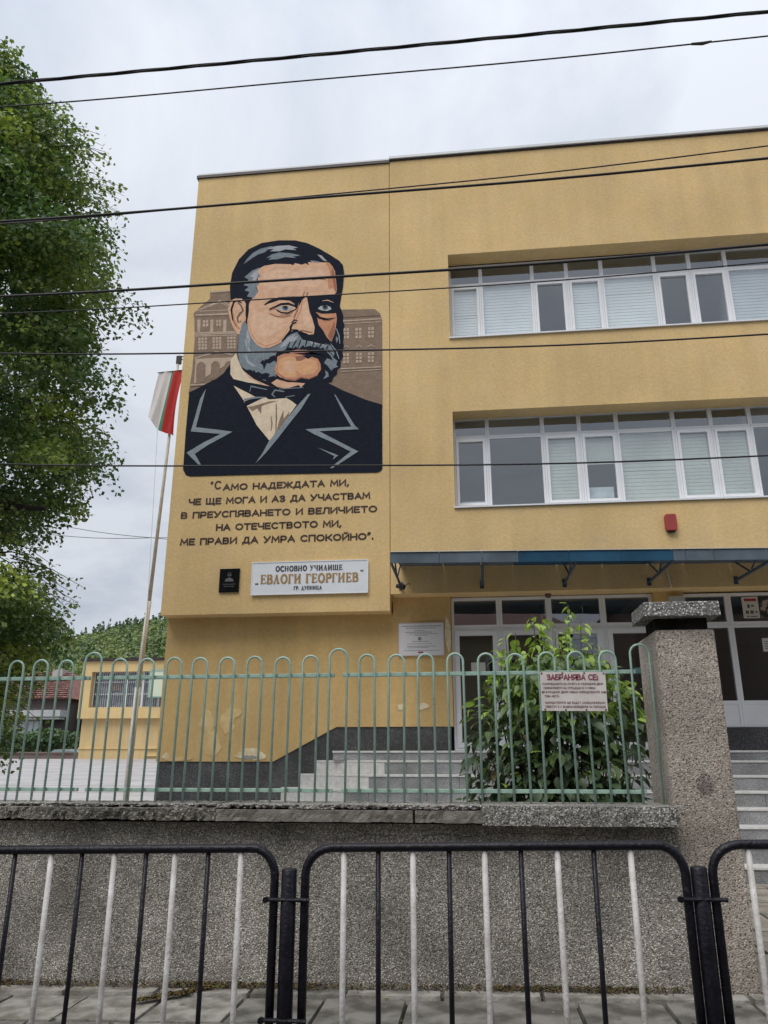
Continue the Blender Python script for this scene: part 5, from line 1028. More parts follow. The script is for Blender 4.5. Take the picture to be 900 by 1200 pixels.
# ================================================================== pedestrian railing
def railing(x0, x1, bars, label):
    """bars: list of (x, white)"""
    zt = 1.035 + .018 * (x0 + .7); f = thing('pedestrian_railing', label, 'railing', (x0, 3.1, zt), group='black and white pedestrian railings')
    sh = .018; L = x1 - x0; t = MB(); r = .095; zb = -.90
    pts = [(0, 0, zb + .1), (0, 0, -r)] + [(r - r * math.cos(a * math.pi / 12), 0, -r + r * math.sin(a * math.pi / 12) + sh * 0) for a in range(1, 6)] + [(r, 0, sh * r), (L - r, 0, sh * (L - r))]
    pts += [(L - r + r * math.sin(a * math.pi / 12), 0, sh * L - r + r * math.cos(a * math.pi / 12)) for a in range(1, 6)] + [(L, 0, sh * L - r), (L, 0, sh * L + zb + .1)]
    t.tube(pts, .0163, 12); t.build('frame', M_black, f, smooth=True)
    t = MB(); t.tube([(0, 0, zb + .1), (L, 0, sh * L + zb + .1)], .0175, 12); t.build('bottom_rail', M_black, f, smooth=True)
    for x, white in bars:
        bx = x - x0; t = MB(); l = rnd.uniform(-.004, .004)
        t.tube([(bx, .004, zb + .1 + sh * bx), (bx + l * .5, .004 + l, -.45), (bx + l, .004, sh * bx - .005)], .0108 if white else .0092, 8)
        o = t.build('bar', M_barw if white else M_black, f, smooth=True)
        if white: o['label'] = 'white painted bar'
    return f
def rail_post(x, label, h=.965):
    z = sidewalk_z(x); p = thing('railing_post', label, 'post', (x, 3.1, z), group='black posts of the pedestrian railing')
    t = MB(); top = h + .018 * (x + .7) - z; t.tube([(0, 0, 0), (0, 0, top - .006), (0, 0, top)], [.0285, .0285, .024], 16); t.build('shaft', M_black, p, smooth=True)
    for zc in (.862, .478):
        t = MB(); t.tube([(-.078, -.022, zc + .018 * (x + .7) - z), (.082, -.022, zc + .018 * (x + .7) - z)], .0075, 8); t.tube([(-.078, -.022, zc + .018 * (x + .7) - z), (-.078, -.037, zc + .018 * (x + .7) - z)], .011, 8); t.build('clamp', M_black, p)
    return p
W, K = 1, 0
railing(-2.16, -.758, [(-2.03, K), (-1.90, W), (-1.79, K), (-1.645, W), (-1.524, K), (-1.386, W), (-1.262, K), (-1.149, W), (-1.02, K), (-.891, W)], 'left black and white railing panel')
rail_post(-.703, 'black railing post at lower left of centre'); 
railing(-.642, .722, [(-.496, W), (-.368, K), (-.241, W), (-.113, K), (.019, W), (.150, K), (.280, W), (.408, K), (.538, W)], 'middle black and white railing panel, between the two posts')
rail_post(.768, 'black railing post in front of the pillar')
railing(.815, 2.18, [(.945, W), (1.075, K), (1.205, W), (1.335, K), (1.465, W), (1.60, K), (1.73, W), (1.86, K), (2.0, W)], 'right black and white railing panel, before the steps')

# ================================================================== flagpole and flag
fp = thing('flagpole', 'tall tapering grey flagpole behind the corner of the school', 'flagpole', (-6.17, 14.0, 0.02))
b = MB(); b.tube([(0, 0, 0), (.02, 0, 1.6), (.035, 0, 2.6)], .054, 12); b.tube([(.035, 0, 2.6), (.10, 0, 4.2)], [.047, .043], 12); b.tube([(.10, 0, 4.2), (.25, 0, 9.36)], [.036, .026], 12)
b.build('pole', mat('grey_pole_paint', (.60, .57, .52), .6, c2=(.48, .45, .40), scale=8), fp, smooth=True)
b = MB(); b.box(.21, .31, -.03, .03, 9.24, 9.42); b.box(.24, .66, -.008, .008, 9.40, 9.418); b.box(.24, .66, -.008, .008, 9.33, 9.345); b.build('pulley', M_ink, fp)
b = MB(); b.tube([(-.03, -.04, 9.0), (-.05, -.05, 8.0), (.1, -.05, 4.0), (.02, -.06, 1.2)], .004, 5); b.build('halyard', mat('pale_rope', (.5, .48, .44), .8), fp)
fg = thing('flag', 'white green and red tricolour hanging in folds from a crossbar on the flagpole', 'flag', (-6.05, 13.93, 8.99))
# cloth: bands across the crossbar, hanging down and drawn together, with folds
nu, nv = 36, 30; V = []; Fq = []; mi = []
def flagpt(u, v):     # u 0..1 across (white, green, red), v 0..1 down
    top = Vector((-.24 + .55 * u, 0, .05 + .03 * u))
    bl, bm_, br = Vector((-.43, 0, -.93)), Vector((-.07, 0, -1.30)), Vector((.21, 0, -1.40))
    bot = bl.lerp(bm_, u / .55) if u < .55 else bm_.lerp(br, (u - .55) / .45)
    p = top.lerp(bot, v)
    p.x += -.10 * math.sin(math.pi * v) * max(0, (u - .6)) * 1.2
    fold = math.sin(u * 17 + v * 2.0) * .045 * (.25 + v)
    return Vector((p.x + .03 * math.sin(u * 9 + v) * v, p.y + fold + .05 * v * math.sin(u * 6), p.z))
for j in range(nv + 1):
    for i in range(nu + 1): V.append(tuple(flagpt(i / nu, j / nv)))
for j in range(nv):
    for i in range(nu):
        a = j * (nu + 1) + i; Fq.append((a, a + 1, a + nu + 2, a + nu + 1)); u = (i + .5) / nu; mi.append(0 if u < .49 else 1 if u < .58 else 2)
mb = MB(); mb.v = V; mb.f = Fq; mb.m = mi
def cloth(name, c):
    m = mat(name, c, .8, var=.06, scale=4); t = m.node_tree; tl = N(t, 'ShaderNodeBsdfTranslucent'); tl.inputs[0].default_value = (*c, 1)
    mx_ = N(t, 'ShaderNodeMixShader'); mx_.inputs[0].default_value = .4; t.links.new(t.nodes['Principled BSDF'].outputs[0], mx_.inputs[1]); t.links.new(tl.outputs[0], mx_.inputs[2]); t.links.new(mx_.outputs[0], t.nodes['Material Output'].inputs['Surface']); return m
mb.build('cloth', [cloth('flag_white', (.78, .76, .77)), cloth('flag_green', (.06, .30, .19)), cloth('flag_red', (.55, .05, .05))], fg, smooth=True)
b = MB(); b.tube([(-.27, 0, .05), (.34, 0, .085)], .010, 8); b.build('crossbar', M_ink, fg)

# ================================================================== overhead wires along the street
def wire(pts, y, r, label, twist=0, m=None, name='overhead_wire', group='overhead wires along the street'):
    k_ = 3.55 / 6.2; y *= k_; r *= k_ * .92; pts = [(a * k_, 1.35 + (b - 1.35) * k_) for a, b in pts]; twist = twist / k_
    xs_ = np.array([p[0] for p in pts]); zs_ = np.array([p[1] for p in pts]); c = np.polyfit(xs_, zs_, 2); c[0] = max(min(c[0], .020), .001)
    A_ = np.stack([xs_, np.ones_like(xs_)], 1); c[1:] = np.linalg.lstsq(A_, zs_ - c[0] * xs_ ** 2, rcond=None)[0]
    X = np.linspace(-22, 18, 161); t = MB()
    P_ = [(x, y, c[0] * x * x + c[1] * x + c[2] + .004 * math.sin(x * 2.3 + y)) for x in X]
    if twist:
        X = np.linspace(-22, 18, 600)
        for ph_ in (0, 2.1, 4.2): t.tube([(x, y + r * .45 * math.sin(x * twist + ph_), c[0] * x * x + c[1] * x + c[2] + r * .45 * math.cos(x * twist + ph_)) for x in X], r * .56, 5)
    else: t.tube(P_, r, 6)
    return tag(t.build(name, m or M_cab, None, smooth=True), label, 'wire', group), c
M_cab = mat('black_cable', (.018, .017, .018), .6); M_cab2 = mat('brown_cable', (.05, .035, .03), .6)
wire([(-4.955, 8.447), (-2.813, 8.409), (-.698, 8.431), (3.124, 8.395)], 6.2, .022, 'thick twisted cable, topmost of the wires crossing the sky', 3.4)
o2, c2 = wire([(-4.903, 8.121), (-2.787, 8.081), (.262, 8.073), (3.078, 8.082)], 6.2, .0085, 'thin wire just below the topmost twisted cable')
spl = MB(); xq = 2.46 * 3.55 / 6.2; zq = c2[0] * xq * xq + c2[1] * xq + c2[2]
spl.tube([(xq - .06, 3.55, zq + .002), (xq, 3.55, zq - .002), (xq + .05, 3.55, zq + .007)], [.007, .010, .006], 6); spl.build('splice', M_cab2, o2)
wire([(-4.662, 6.611), (-2.669, 6.603), (.208, 6.597), (2.871, 6.639)], 6.2, .0135, 'dark cable crossing the plain wall above the portrait, lower of the close pair')
wire([(-4.659, 6.63), (-2.672, 6.655), (.212, 6.706), (2.899, 6.831)], 6.26, .0075, 'thin brown wire just above its thicker neighbour across the upper wall', m=M_cab2)
wire([(-4.519, 5.719), (-2.767, 5.69), (-.617, 5.674), (2.738, 5.711)], 6.2, .0140, 'thick black cable crossing the forehead of the portrait')
wire([(-4.489, 5.533), (-2.751, 5.514), (-.618, 5.487), (2.714, 5.544)], 6.22, .0065, 'thin wire crossing the eyes of the portrait')
wire([(-4.416, 5.077), (-2.705, 4.979), (-.62, 4.865), (2.609, 4.818)], 6.2, .0085, 'wire crossing the beard of the portrait')
wire([(-4.233, 3.93), (-2.607, 3.852), (-.624, 3.746), (2.45, 3.71)], 6.2, .0080, 'lowest wire, crossing the bottom of the portrait and the first floor windows')
for pts, lb in (([(-46.9, 25.4), (-44.3, 24.5), (-28.8, 21.8)], 'upper far thin wire sloping over the valley behind the flagpole'), ([(-46.6, 23.6), (-42.0, 22.95), (-28.8, 22.0)], 'lower far thin wire over the valley behind the flagpole')):
    t = MB(); (xa, za), (xm, zm), (xb, zb_) = pts
    P_ = []
    for k in range(30):
        f_ = -1.2 + 3.4 * k / 29; P_.append((xa + (xb - xa) * f_, 70, za + (zb_ - za) * f_ - .9 * math.sin(math.pi * min(max(f_, 0), 1)) * .6))
    t.tube(P_, .035, 5); tag(t.build('distant_wire', mat('far_cable', (.18, .19, .2), .7)), lb, 'wire', 'far wires over the valley')

# ================================================================== foliage helpers
def leaf_cloud(P, Nn, size, rs, aspect=.62, fold=.25):
    """folded 4-vertex leaves (two triangles each side of the midrib): returns V, F"""
    n = len(P); T = rs.normal(size=(n, 3)); T -= (T * Nn).sum(1)[:, None] * Nn; T /= np.linalg.norm(T, axis=1)[:, None] + 1e-9
    Bn = np.cross(Nn, T); s = size[:, None]
    v0 = P - T * s * .5; v2 = P + T * s * .5; v1 = P + Bn * s * aspect * .5 + Nn * s * fold * .3 - T * s * .08; v3 = P - Bn * s * aspect * .5 + Nn * s * fold * .3 - T * s * .08
    V = np.stack([v0, v1, v2, v3], 1).reshape(-1, 3); i = np.arange(n)[:, None] * 4
    F = np.concatenate([i + np.array([[0, 1, 2]]), i + np.array([[0, 2, 3]])], 0); return V, F
# ---- big tree at the left
tr = thing('broadleaf_tree', 'tall leafy green tree filling the left edge of the view', 'tree', (-6.3, 6.6, 0))
rs = np.random.RandomState(5)
prof = [(1.45, 1.95), (1.8, 2.2), (2.1, 2.3), (2.7, 2.45), (2.95, 2.6), (3.25, 2.3), (3.55, 1.9), (3.8, 1.9), (4.1, 2.7), (4.5, 2.85), (4.8, 2.6), (5.1, 2.85), (5.6, 2.72), (5.95, 2.6), (6.3, 2.85), (7.0, 2.80), (7.5, 2.55), (8.1, 2.25), (8.5, 1.8), (8.9, 1.6), (9.3, 1.2), (9.6, .9), (9.85, .3)]
pz = [p[0] for p in prof]; prr = [p[1] for p in prof]
cl = []; tries = 0
while len(cl) < 820 and tries < 90000:
    tries += 1
    z = rs.uniform(1.5, 9.8); Rr = np.interp(z, pz, prr); th = rs.uniform(-math.pi, math.pi); Rr *= (.915 + .03 * math.sin(3 * th + z * 1.3) + .075 * math.sin(z * 5.2 + 2 * th))
    q = rs.uniform(.45, 1) ** .6; cr_ = rs.uniform(.22, .46)
    if q * Rr + cr_ * .75 > Rr: 
        q = max(0, (Rr - cr_ * .75) / Rr)
    if rs.rand() > (Rr / 2.85) * (0.35 + .65 * q): continue
    x, y = -6.3 + q * Rr * math.cos(th), 6.6 + q * Rr * math.sin(th) * (1.0 if z < 4 else max(.62, 1 - (z - 4) * .1))
    if q > .5 and ((z + .3 * math.cos(2 * th)) % 1.1) < .24 and rs.rand() < .9: continue
    if abs(z - 3.62) < .22 and math.cos(th) > .35 and q > .55: continue
    if abs(z - 8.35) < .12 and math.cos(th) > .5 and q > .75: continue
    cl.append((x, y, z, cr_, q))
PP, NN, SS, TT = [], [], [], []
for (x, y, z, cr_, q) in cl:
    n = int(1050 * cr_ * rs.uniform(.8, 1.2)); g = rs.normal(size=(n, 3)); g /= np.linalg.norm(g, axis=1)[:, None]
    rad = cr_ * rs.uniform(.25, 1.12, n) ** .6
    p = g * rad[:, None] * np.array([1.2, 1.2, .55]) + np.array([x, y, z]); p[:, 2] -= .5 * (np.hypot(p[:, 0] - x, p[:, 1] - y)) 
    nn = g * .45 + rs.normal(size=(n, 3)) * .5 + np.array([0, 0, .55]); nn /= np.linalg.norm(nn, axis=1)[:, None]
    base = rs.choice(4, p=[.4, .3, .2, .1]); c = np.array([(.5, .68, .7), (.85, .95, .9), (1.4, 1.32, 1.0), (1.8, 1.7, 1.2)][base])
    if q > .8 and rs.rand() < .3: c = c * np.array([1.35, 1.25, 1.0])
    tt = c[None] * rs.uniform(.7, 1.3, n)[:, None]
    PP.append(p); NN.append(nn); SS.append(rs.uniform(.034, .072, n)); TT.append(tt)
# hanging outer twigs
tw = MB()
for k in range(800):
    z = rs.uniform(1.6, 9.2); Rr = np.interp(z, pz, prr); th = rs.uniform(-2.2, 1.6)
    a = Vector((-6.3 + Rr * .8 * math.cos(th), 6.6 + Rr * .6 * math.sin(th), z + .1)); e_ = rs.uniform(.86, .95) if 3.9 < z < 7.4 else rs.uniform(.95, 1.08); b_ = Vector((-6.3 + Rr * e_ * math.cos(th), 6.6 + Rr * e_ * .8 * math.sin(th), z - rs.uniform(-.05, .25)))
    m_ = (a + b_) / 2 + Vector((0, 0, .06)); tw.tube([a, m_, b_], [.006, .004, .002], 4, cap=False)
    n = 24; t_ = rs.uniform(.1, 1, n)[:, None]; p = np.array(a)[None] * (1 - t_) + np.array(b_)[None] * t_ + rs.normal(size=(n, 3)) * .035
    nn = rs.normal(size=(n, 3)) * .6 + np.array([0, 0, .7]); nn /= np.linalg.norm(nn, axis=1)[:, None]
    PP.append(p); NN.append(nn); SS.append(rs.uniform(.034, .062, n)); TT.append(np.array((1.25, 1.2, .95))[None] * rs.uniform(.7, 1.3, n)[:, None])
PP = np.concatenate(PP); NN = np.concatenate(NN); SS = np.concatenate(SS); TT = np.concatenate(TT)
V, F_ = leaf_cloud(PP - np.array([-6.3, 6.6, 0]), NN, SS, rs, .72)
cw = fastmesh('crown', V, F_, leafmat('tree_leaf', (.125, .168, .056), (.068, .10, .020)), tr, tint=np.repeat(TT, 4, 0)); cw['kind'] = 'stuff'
tk = MB(); tk.tube([(0, 0, -.1), (.03, 0, .6), (.0, .02, 2), (.05, 0, 4), (0, .05, 6.5), (.05, 0, 9.0)], [.27, .21, .19, .15, .10, .03], 14); tk.build('trunk', M_bark, tr, smooth=True)
for k in range(26):
    z = 1.9 + k * .27; th = k * 2.4; Rr = np.interp(z + .6, pz, prr) * .82; l = MB(); e = Vector((Rr * math.cos(th), Rr * math.sin(th), z + .9)); r0 = .075 * (1 - k / 34)
    l.tube([(0, 0, z), e * .35 + Vector((0, 0, (z) * .65 + .12)), e * .7 + Vector((0, 0, z * .3 + .12)), e], [r0, r0 * .75, r0 * .5, .008], 7); l.build('limb', M_bark, tr, smooth=True)
l = MB(); l.tube([(0, 0, 3.0), (.7, .2, 3.45), (1.5, .3, 3.78), (2.15, .3, 3.72)], [.085, .07, .055, .02], 8); l.build('limb', M_bark, tr, smooth=True)
for k in range(30):
    a = Vector((2.15 + rs.uniform(-.8, 0), .3 + rs.uniform(-.3, .3), 3.75)); 
o = tw.build('twigs', M_bark, None); o.parent = tr; o.location = (6.3, -6.6, 0); o['kind'] = 'stuff'

# ---- shrub behind the fence
sh = thing('leafy_shrub', 'broad leaved green shrub with pale new shoots, between the fence and the entrance steps', 'shrub', (.66, 7.0, 0))
def leafmesh(name, m, w_=.62, bend=.12):
    """ovate pointed leaf 1 long, folded along its midrib, tip drooping"""
    prof_ = [(0, .0), (.10, .17), (.28, .31), (.50, .30), (.72, .18), (.88, .075), (1.0, 0)]
    v = []; f = []
    for i, (t, h) in enumerate(prof_):
        z = -bend * t * t * 1.6
        v += [(-h * w_ / .62, t, z + h * .22 + .02 * math.sin(t * 19)), (0, t, z), (h * w_ / .62, t, z + h * .22 + .02 * math.cos(t * 17))]
    for i in range(len(prof_) - 1):
        a = i * 3; f += [(a, a + 1, a + 4, a + 3), (a + 1, a + 2, a + 5, a + 4)]
    me = bpy.data.meshes.new(name); me.from_pydata(v, [], f); me.materials.append(m); me.polygons.foreach_set('use_smooth', [True] * len(f)); me.validate(); me.update()
    ca = me.color_attributes.new('tint', 'FLOAT_COLOR', 'POINT'); ca.data.foreach_set('color', [1.0] * 4 * len(v)); return me
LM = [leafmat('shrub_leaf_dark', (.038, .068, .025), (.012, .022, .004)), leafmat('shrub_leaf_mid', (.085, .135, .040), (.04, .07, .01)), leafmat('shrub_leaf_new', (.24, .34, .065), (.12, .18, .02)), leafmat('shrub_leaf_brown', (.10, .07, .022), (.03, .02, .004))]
LMe = [[leafmesh('leaf', m, w_, b_) for w_, b_ in ((.62, .12), (.50, .34), (.72, .22), (.42, .05))] for m in LM]
stems = MB(); cand = []
shoots = [(-.42, .05, 2.3), (-.12, -.15, 2.55), (.08, .05, 2.5), (.30, -.05, 2.52), (.48, .1, 2.3), (-.28, -.12, 2.42), (.15, -.18, 2.42), (-.02, .12, 2.6), (.20, -.05, 2.66), (-.36, .0, 2.40), (.40, .05, 2.38), (-.05, -.1, 2.45), (.02, .15, 2.36), (-.20, .1, 2.28), (.33, -.12, 2.25), (-.48, .05, 2.12), (.55, .0, 2.05), (.10, -.2, 2.3), (-.6, -.1, 1.8), (.68, .05, 1.7), (-.66, .0, 1.35), (.62, -.15, 1.25), (-.3, -.3, 1.7), (.4, -.3, 1.6), (0, -.35, 1.9), (-.72, -.1, 1.05), (.2, -.35, 1.2), (-.15, -.38, 1.15), (.5, .2, 2.2), (-.1, .3, 2.2), (.72, .1, 2.0), (-.5, -.25, 1.3)]
for (dx, dy, zt) in shoots:
    base = Vector((dx * .25 + rs.uniform(-.06, .06), dy * .2, 0)); tip = Vector((dx, dy, zt)); midp = base.lerp(tip, .5) + Vector((dx * .18, dy * .2, 0))
    pts = [base.lerp(midp, t / 5).lerp(midp.lerp(tip, t / 5), t / 5) for t in range(6)]
    stems.tube([tuple(p) for p in pts], [.014, .012, .010, .008, .006, .003], 5)
    n = int(38 + zt * 26)
    for k in range(n):
        t = rs.uniform(.22, 1) ** .8; p = base.lerp(midp, t).lerp(midp.lerp(tip, t), t)
        out_ = .02 + .24 * math.sin(min(t, .93) * 3.0) * rs.rand() if p.z < 2.05 else rs.uniform(.0, .05)
        an = rs.uniform(0, 6.283); p = p + Vector((math.cos(an) * out_, math.sin(an) * out_ * .9, rs.uniform(-.05, .03)))
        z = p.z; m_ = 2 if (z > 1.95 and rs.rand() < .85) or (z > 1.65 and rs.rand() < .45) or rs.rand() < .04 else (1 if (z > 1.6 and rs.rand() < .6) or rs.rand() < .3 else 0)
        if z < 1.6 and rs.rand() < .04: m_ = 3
        sz = rs.uniform(.06, .14) * (1 if z < 2.1 else .72)
        cand.append((p, an, sz, m_, rs.uniform(-.95, .15), rs.uniform(-.5, .5)))
# inner mass
for k in range(1350):
    an = rs.uniform(0, 6.283); q = math.sqrt(rs.rand()); z = rs.uniform(.55, 2.2); wz = .76 * math.sin(min(max((z - .2) / 2.25, .15), .9) * math.pi) ** .45
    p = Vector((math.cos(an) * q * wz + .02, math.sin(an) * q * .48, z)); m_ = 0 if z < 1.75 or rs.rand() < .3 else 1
    cand.append((p, an, rs.uniform(.06, .135), m_, rs.uniform(-1.3, .25), rs.uniform(-.5, .5)))
stems.build('stems', mat('shrub_stem', (.07, .065, .035), .8), sh, smooth=True)
cand.sort(key=lambda c: c[0].y - .12 * c[0].z)
bv, bf, bmi = [], [], []
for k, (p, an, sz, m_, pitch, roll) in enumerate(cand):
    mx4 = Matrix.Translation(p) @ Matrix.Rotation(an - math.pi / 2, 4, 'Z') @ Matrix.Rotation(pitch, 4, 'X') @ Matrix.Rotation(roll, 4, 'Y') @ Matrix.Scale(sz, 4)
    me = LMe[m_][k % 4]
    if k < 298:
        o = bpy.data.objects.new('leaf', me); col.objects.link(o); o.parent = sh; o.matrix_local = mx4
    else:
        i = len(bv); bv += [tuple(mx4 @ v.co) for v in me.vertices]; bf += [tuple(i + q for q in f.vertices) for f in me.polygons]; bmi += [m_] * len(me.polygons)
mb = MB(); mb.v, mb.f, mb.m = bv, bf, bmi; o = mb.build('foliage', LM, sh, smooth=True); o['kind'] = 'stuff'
ca = o.data.color_attributes.new('tint', 'FLOAT_COLOR', 'POINT'); ca.data.foreach_set('color', [1.0] * 4 * len(o.data.vertices))

# ================================================================== far buildings
ax = thing('annex_building', 'low yellow school annex with a barred window band, beyond the yard', 'building', (-23, 45, 1.4))
YA = 45.0; M_ann = plaster('annex_plaster', (.68, .50, .24), .4); M_ann2 = plaster('annex_lower_plaster', (.62, .46, .23), .8)
ax.location = (0, 0, 0)
b = MB(); ring(b, -23.1, -8, 3.65, 6.95, .62, YA - .35, YA + .25); b.box(-23.1, -22.85, YA + .25, 57, 3.65, 6.95); b.box(-23.1, -8, YA + .25, 57, 6.7, 6.95); b.build('wall', M_ann, ax)
b = MB(); b.box(-22.95, -8, YA, YA + .3, 1.2, 3.65); b.box(-22.95, -22.7, YA + .3, 57, 1.2, 3.65); b.build('wall', M_ann2, ax)
b = MB(); b.box(-22.98, -8, YA - .06, YA, 1.95, 2.03); b.box(-18.9, -17.0, YA - .12, YA, 1.95, 2.10); b.box(-18.9, -17.0, YA - .12, YA, 1.55, 1.65); b.build('band', M_ann, ax)
b = MB(); b.box(-23.2, -7.9, YA - .5, 57.2, 6.96, 7.12); b.build('roof', M_flash, ax)
b = MB(); b.box(-22.4, -8.6, YA + .18, YA + .22, 4.2, 6.38); b.build('curtain', mat('dim_curtain', (.66, .67, .70), .8, c2=(.30, .30, .33), scale=2.5), ax)
x = -22.46
while x < -8.8:
    w_ = 1.02; f = MB(); ring(f, x, x + w_ - .01, 4.27, 6.33, .055, YA - .02, YA + .08); f.box(x + .055, x + w_ - .065, YA - .01, YA + .07, 5.02, 5.09); f.box(x + .055, x + w_ - .065, YA - .01, YA + .07, 5.72, 5.78)
    wn = f.build('window', M_white, ax); p = MB(); p.box(x + .05, x + w_ - .06, YA + .02, YA + .035, 4.3, 6.3); p.build('pane', M_glass, wn)
    g = MB(); 
    for k in range(7): g.box(x + .10 + k * .13, x + .135 + k * .13, YA - .09, YA - .07, 4.28, 6.32)
    g.build('window_bars', mat('bar_grey', (.07, .07, .08), .5), wn); x += w_
b = MB(); b.box(-18.75, -17.9, YA - .6, YA - .5, 4.85, 6.35); ring(b, -18.8, -17.85, 4.8, 6.4, .08, YA - .64, YA - .46, 1); b.build('open_sash', [mat('pale_sash', (.60, .66, .52), .6), M_green], ax)
b = MB(); b.box(-21.6, -20.8, YA + .12, YA + .14, 5.25, 5.75); b.build('cardboard', mat('tan_card', (.45, .30, .2)), ax)

def house(name, label, x0, x1, y0, y1, z0, zw, zr, wm, rm_, over=.5, tiles=True):
    h = thing(name, label, 'house', (0, 0, 0)); b = MB(); b.box(x0, x1, y0, y1, z0, zw); b.build('wall', wm, h)
    r = MB(); xa, xb, ya, yb = x0 - over, x1 + over, y0 - over, y1 + over; ym = (ya + yb) / 2; hx = (ym - ya) * .55
    V_ = [(xa, ya, zw), (xb, ya, zw), (xb, yb, zw), (xa, yb, zw), (xa + hx, ym, zr), (xb - hx, ym, zr)]
    r.v = V_; r.f = [(0, 1, 5, 4), (1, 2, 5), (2, 3, 4, 5), (3, 0, 4), (3, 2, 1, 0)]; r.m = [0] * 5
    ro = r.build('roof', rm_, h)
    if tiles:                                   # tile courses: joined strips standing proud
        t = MB(); n = 13
        for k in range(n):
            f0 = k / n; f1 = (k + 1) / n
            a = [Vector(V_[0]).lerp(Vector(V_[4]), f0), Vector(V_[1]).lerp(Vector(V_[5]), f0), Vector(V_[1]).lerp(Vector(V_[5]), f1), Vector(V_[0]).lerp(Vector(V_[4]), f1)]
            m_ = int((xb - xa) / .35)
            for j in range(m_):
                u0, u1 = j / m_, (j + .93) / m_; up_ = .09 + rnd.uniform(-.02, .03)
                t.poly([a[0].lerp(a[1], u0) + Vector((0, -.03, up_)), a[0].lerp(a[1], u1) + Vector((0, -.03, up_)), a[3].lerp(a[2], u1) + Vector((0, 0, .02)), a[3].lerp(a[2], u0) + Vector((0, 0, .02))], rnd.choice([0, 0, 1]))
        o = t.build('roof_tiles', [rm_, mat('dark_tile', (.15, .07, .058), .8)], ro); o['kind'] = 'stuff'
    return h
M_tile = mat('red_roof_tile', (.22, .100, .080), .8, var=.2, scale=2); M_dk = mat('dark_grey_render', (.105, .085, .085), .9, var=.12, scale=1)
h = house('tiled_house', 'dark grey house with red tiled roof and white windows beyond the yard', -40.5, -32.0, 60, 70, .3, 5.95, 8.6, M_dk, M_tile, .55)
b = MB(); b.box(-38.5, -31.9, 58.9, 60, 4.55, 5.05); b.box(-38.2, -32.0, 59.0, 59.9, 4.35, 4.55); b.build('balcony', mat('pale_balcony', (.50, .50, .52), .8, var=.1), h)
for xa in (-38.4, -35.9): pass
b = MB(); b.box(-38.6, -31.6, 58.8, 59.99, 2.85, 3.0); b.build('ledge', mat('dark_ledge', (.05, .045, .045)), h)
for xa, xb in ((-38.6, -37.0), (-36.6, -35.2), (-35.1, -34.05)):
    f = MB(); ring(f, xa, xb, 3.15, 4.35, .09, 59.9, 59.99); f.box((xa + xb) / 2 - .04, (xa + xb) / 2 + .04, 59.9, 59.99, 3.24, 4.26); wn = f.build('window', M_white, h)
    p = MB(); p.box(xa + .09, xb - .09, 59.95, 59.97, 3.24, 4.26); p.build('pane', M_glass, wn); c_ = MB(); c_.box(xa + .1, xb - .1, 59.975, 59.985, 3.3, 4.2); c_.build('curtain', M_blindw, wn)
b = MB(); b.box(-35.8, -34.9, 64, 65, 7.4, 8.75); b.build('chimney', mat('pale_chimney', (.45, .42, .4), .9), h)
h = house('gabled_house', 'narrow dark house between the tiled house and the annex', -31.0, -26.5, 62, 70, .3, 5.3, 7.6, M_dk, mat('brown_roof', (.07, .045, .04), .9, var=.2), .6, False)
for zz0 in (1.6, 3.4):
    for xa in (-30.4, -28.9):
        f = MB(); ring(f, xa, xa + 1.0, zz0, zz0 + 1.3, .09, 61.9, 61.99); wn = f.build('window', M_white, h); p = MB(); p.box(xa + .09, xa + .91, 61.95, 61.97, zz0 + .09, zz0 + 1.21); p.build('pane', M_glass, wn)
b = MB(); b.box(-31.0, -26.6, 60.9, 62, 3.0, 3.15); b.box(-31.0, -26.6, 60.85, 60.95, 3.15, 3.9); b.build('balcony', mat('brown_balcony', (.16, .10, .09), .8, var=.2), h)
lw_ = MB(); lw_.box(-60, -23.3, 46.1, 46.35, 1.2, 1.72); lw_.box(-60, -23.3, 46.02, 46.42, 1.72, 1.80)
tag(lw_.build('yard_wall', mat('brown_low_wall', (.17, .125, .115), .9, var=.2, scale=2)), 'low brown wall closing the far side of the school yard', 'wall')
# hedge beyond the low wall
rs2 = np.random.RandomState(9)
n = 9000; P_ = np.stack([rs2.uniform(-58, -26.2, n), rs2.uniform(51, 52.4, n), 1.0 + 2.25 * rs2.uniform(0, 1, n) ** .7], 1); P_[:, 2] += .15 * np.sin(P_[:, 0] * 1.7) * (P_[:, 2] - 1) / 2
nn = rs2.normal(size=(n, 3)); nn /= np.linalg.norm(nn, axis=1)[:, None]; V, F_ = leaf_cloud(P_, nn, rs2.uniform(.18, .34, n), rs2, .8)
hd = thing('garden_hedge', 'clipped green hedge in front of the dark grey house', 'hedge', (0, 0, 0))
tt = np.repeat(np.array((1.0, 1.0, 1.0))[None] * rs2.uniform(.5, 1.4, n)[:, None], 4, 0)
o = fastmesh('foliage', V, F_, leafmat('hedge_leaf', (.06, .11, .045), (.03, .05, .01)), hd, tint=tt); o['kind'] = 'stuff'
b = MB(); b.box(-57.8, -26.4, 51.4, 52.0, .7, 2.7); b.build('branches', mat('hedge_core', (.03, .04, .02), .95), hd)
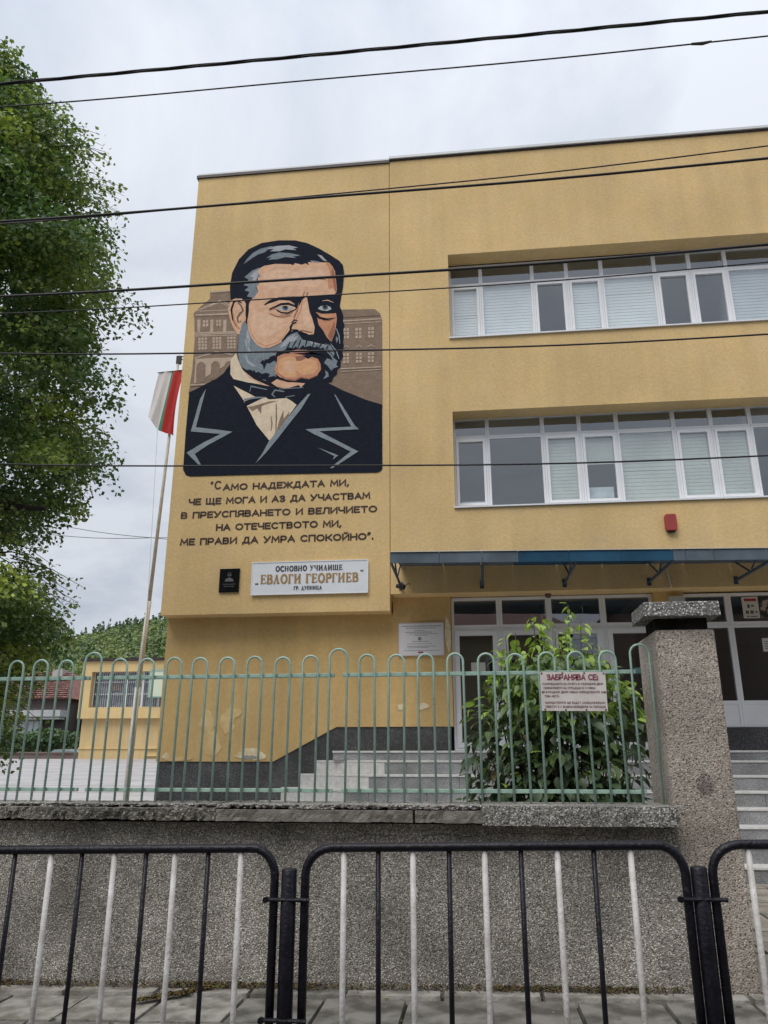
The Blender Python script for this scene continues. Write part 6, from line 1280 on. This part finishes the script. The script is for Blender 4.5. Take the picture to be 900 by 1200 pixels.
# parked car beyond the wall
car = thing('parked_car', 'silver hatchback car half hidden behind the low yard wall', 'car', (-26.3, 49.6, .50))
M_sil = mat('silver_car_paint', (.42, .47, .47), .25, .5); M_tyre = mat('tyre_rubber', (.02, .02, .02), .85)
b = MB(); b.slabY([(-2.0, .25), (-1.35, .18), (1.4, .18), (2.0, .3), (2.02, .75), (1.85, .92), (1.0, .98), (-1.2, .92), (-1.95, .72)], -.85, .85); b.build('body', M_sil, car, bevel=.08)
b = MB(); b.slabY([(-1.2, .93), (-.35, 1.42), (.9, 1.46), (1.75, .97)], -.72, .72); b.build('cabin', mat('car_glass', (.25, .33, .33), .08), car, bevel=.06)
b = MB(); b.slabY([(-.38, 1.43), (-.3, 1.46), (.85, 1.50), (.95, 1.45)], -.7, .7); b.build('car_roof', M_sil, car, bevel=.03)
for x in (-1.25, 1.25):
    for y in (-.86, .66):
        b = MB(); b.tube([(x, y, .3), (x, y + .2, .3)], .31, 18); wh = b.build('wheel', M_tyre, car); b = MB(); b.tube([(x, y - .01, .3), (x, y + .21, .3)], .19, 14); b.build('rim', M_sil, wh)
for y in (-.6, .6): b = MB(); b.box(-2.03, -1.9, y - .16, y + .16, .58, .72); b.build('headlight', M_blindw, car)
for y in (-.6, .6): b = MB(); b.box(1.95, 2.05, y - .14, y + .14, .68, .86); b.build('tail_light', mat('tail_red', (.4, .02, .02), .3), car)

# ---- wooded hill
rs3 = np.random.RandomState(3); PP, NN, SS, TT = [], [], [], []
for k in range(5200):
    y = 90 + 222 * rs3.rand() ** .8; x = y * rs3.uniform(-.74, -.36) - rs3.uniform(0, 6); z = terrain_z(x, y)
    frac = (y - 90) / 215; con = (frac > .78 and rs3.rand() < .85) or rs3.rand() < .06
    hgt = rs3.uniform(4.5, 7.5) if con else rs3.uniform(2.6, 5.0); hgt *= (.75 if y < 150 else 1); wd = hgt * (.30 if con else .52)
    n = 46 if y > 170 else 80; g = rs3.normal(size=(n, 3)); g /= np.linalg.norm(g, axis=1)[:, None]; g[:, 2] = np.abs(g[:, 2]) * 1.0 - .25
    rad = rs3.uniform(.55, 1.05, n)[:, None]
    if con: hh = rs3.rand(n); p = np.stack([g[:, 0] * wd * (1.05 - hh), g[:, 1] * wd * (1.05 - hh), hh * hgt], 1)
    else: p = g * rad * np.array([wd, wd, hgt * .55]); p[:, 2] += hgt * .42
    c = np.array((.50, .62, .62)) if con else [np.array((1.0, 1.0, 1.0)), np.array((1.35, 1.25, 1.0)), np.array((.72, .82, .9))][rs3.choice(3)]
    nn = g * .8 + rs3.normal(size=(n, 3)) * .4 + np.array([0, 0, .3]); nn /= np.linalg.norm(nn, axis=1)[:, None]
    PP.append(p + np.array([x, y, z])); NN.append(nn); SS.append(rs3.uniform(.4, 1.0, n) * (.75 if y < 170 else 1)); TT.append(c[None] * rs3.uniform(.75, 1.25, n)[:, None])
V, F_ = leaf_cloud(np.concatenate(PP), np.concatenate(NN), np.concatenate(SS), rs3, .85)
o = fastmesh('hill_forest', V, F_, leafmat('forest_leaf', (.115, .155, .052), (.05, .075, .018)), None, tint=np.repeat(np.concatenate(TT), 4, 0)); tag(o, kind='stuff')

# ---- the far side of the street behind the camera (seen only mirrored in the entrance glass)
h = house('street_house', 'plain beige house across the street, mirrored in the entrance glass', -9, 4, -17, -9, -.16, 6.6, 8.6, mat('beige_render', (.42, .34, .22), .9, var=.1), M_tile, .5, False)
for zz0 in (1.0, 4.0):
    for xa in (-7.5, -4.8, -2.1, .6):
        f = MB(); ring(f, xa, xa + 1.3, zz0, zz0 + 1.5, .08, -8.999, -8.93); wn = f.build('window', M_white, h); p = MB(); p.box(xa + .08, xa + 1.22, -8.97, -8.96, zz0 + .08, zz0 + 1.42); p.build('pane', mat('dark_pane', (.03, .03, .035), .1), wn)
h = house('street_house', 'second plain house across the street, mirrored in the entrance glass', 7, 22, -19, -10, -.16, 8.2, 10.5, mat('brown_render', (.20, .14, .11), .9, var=.1), M_tile, .5, False)
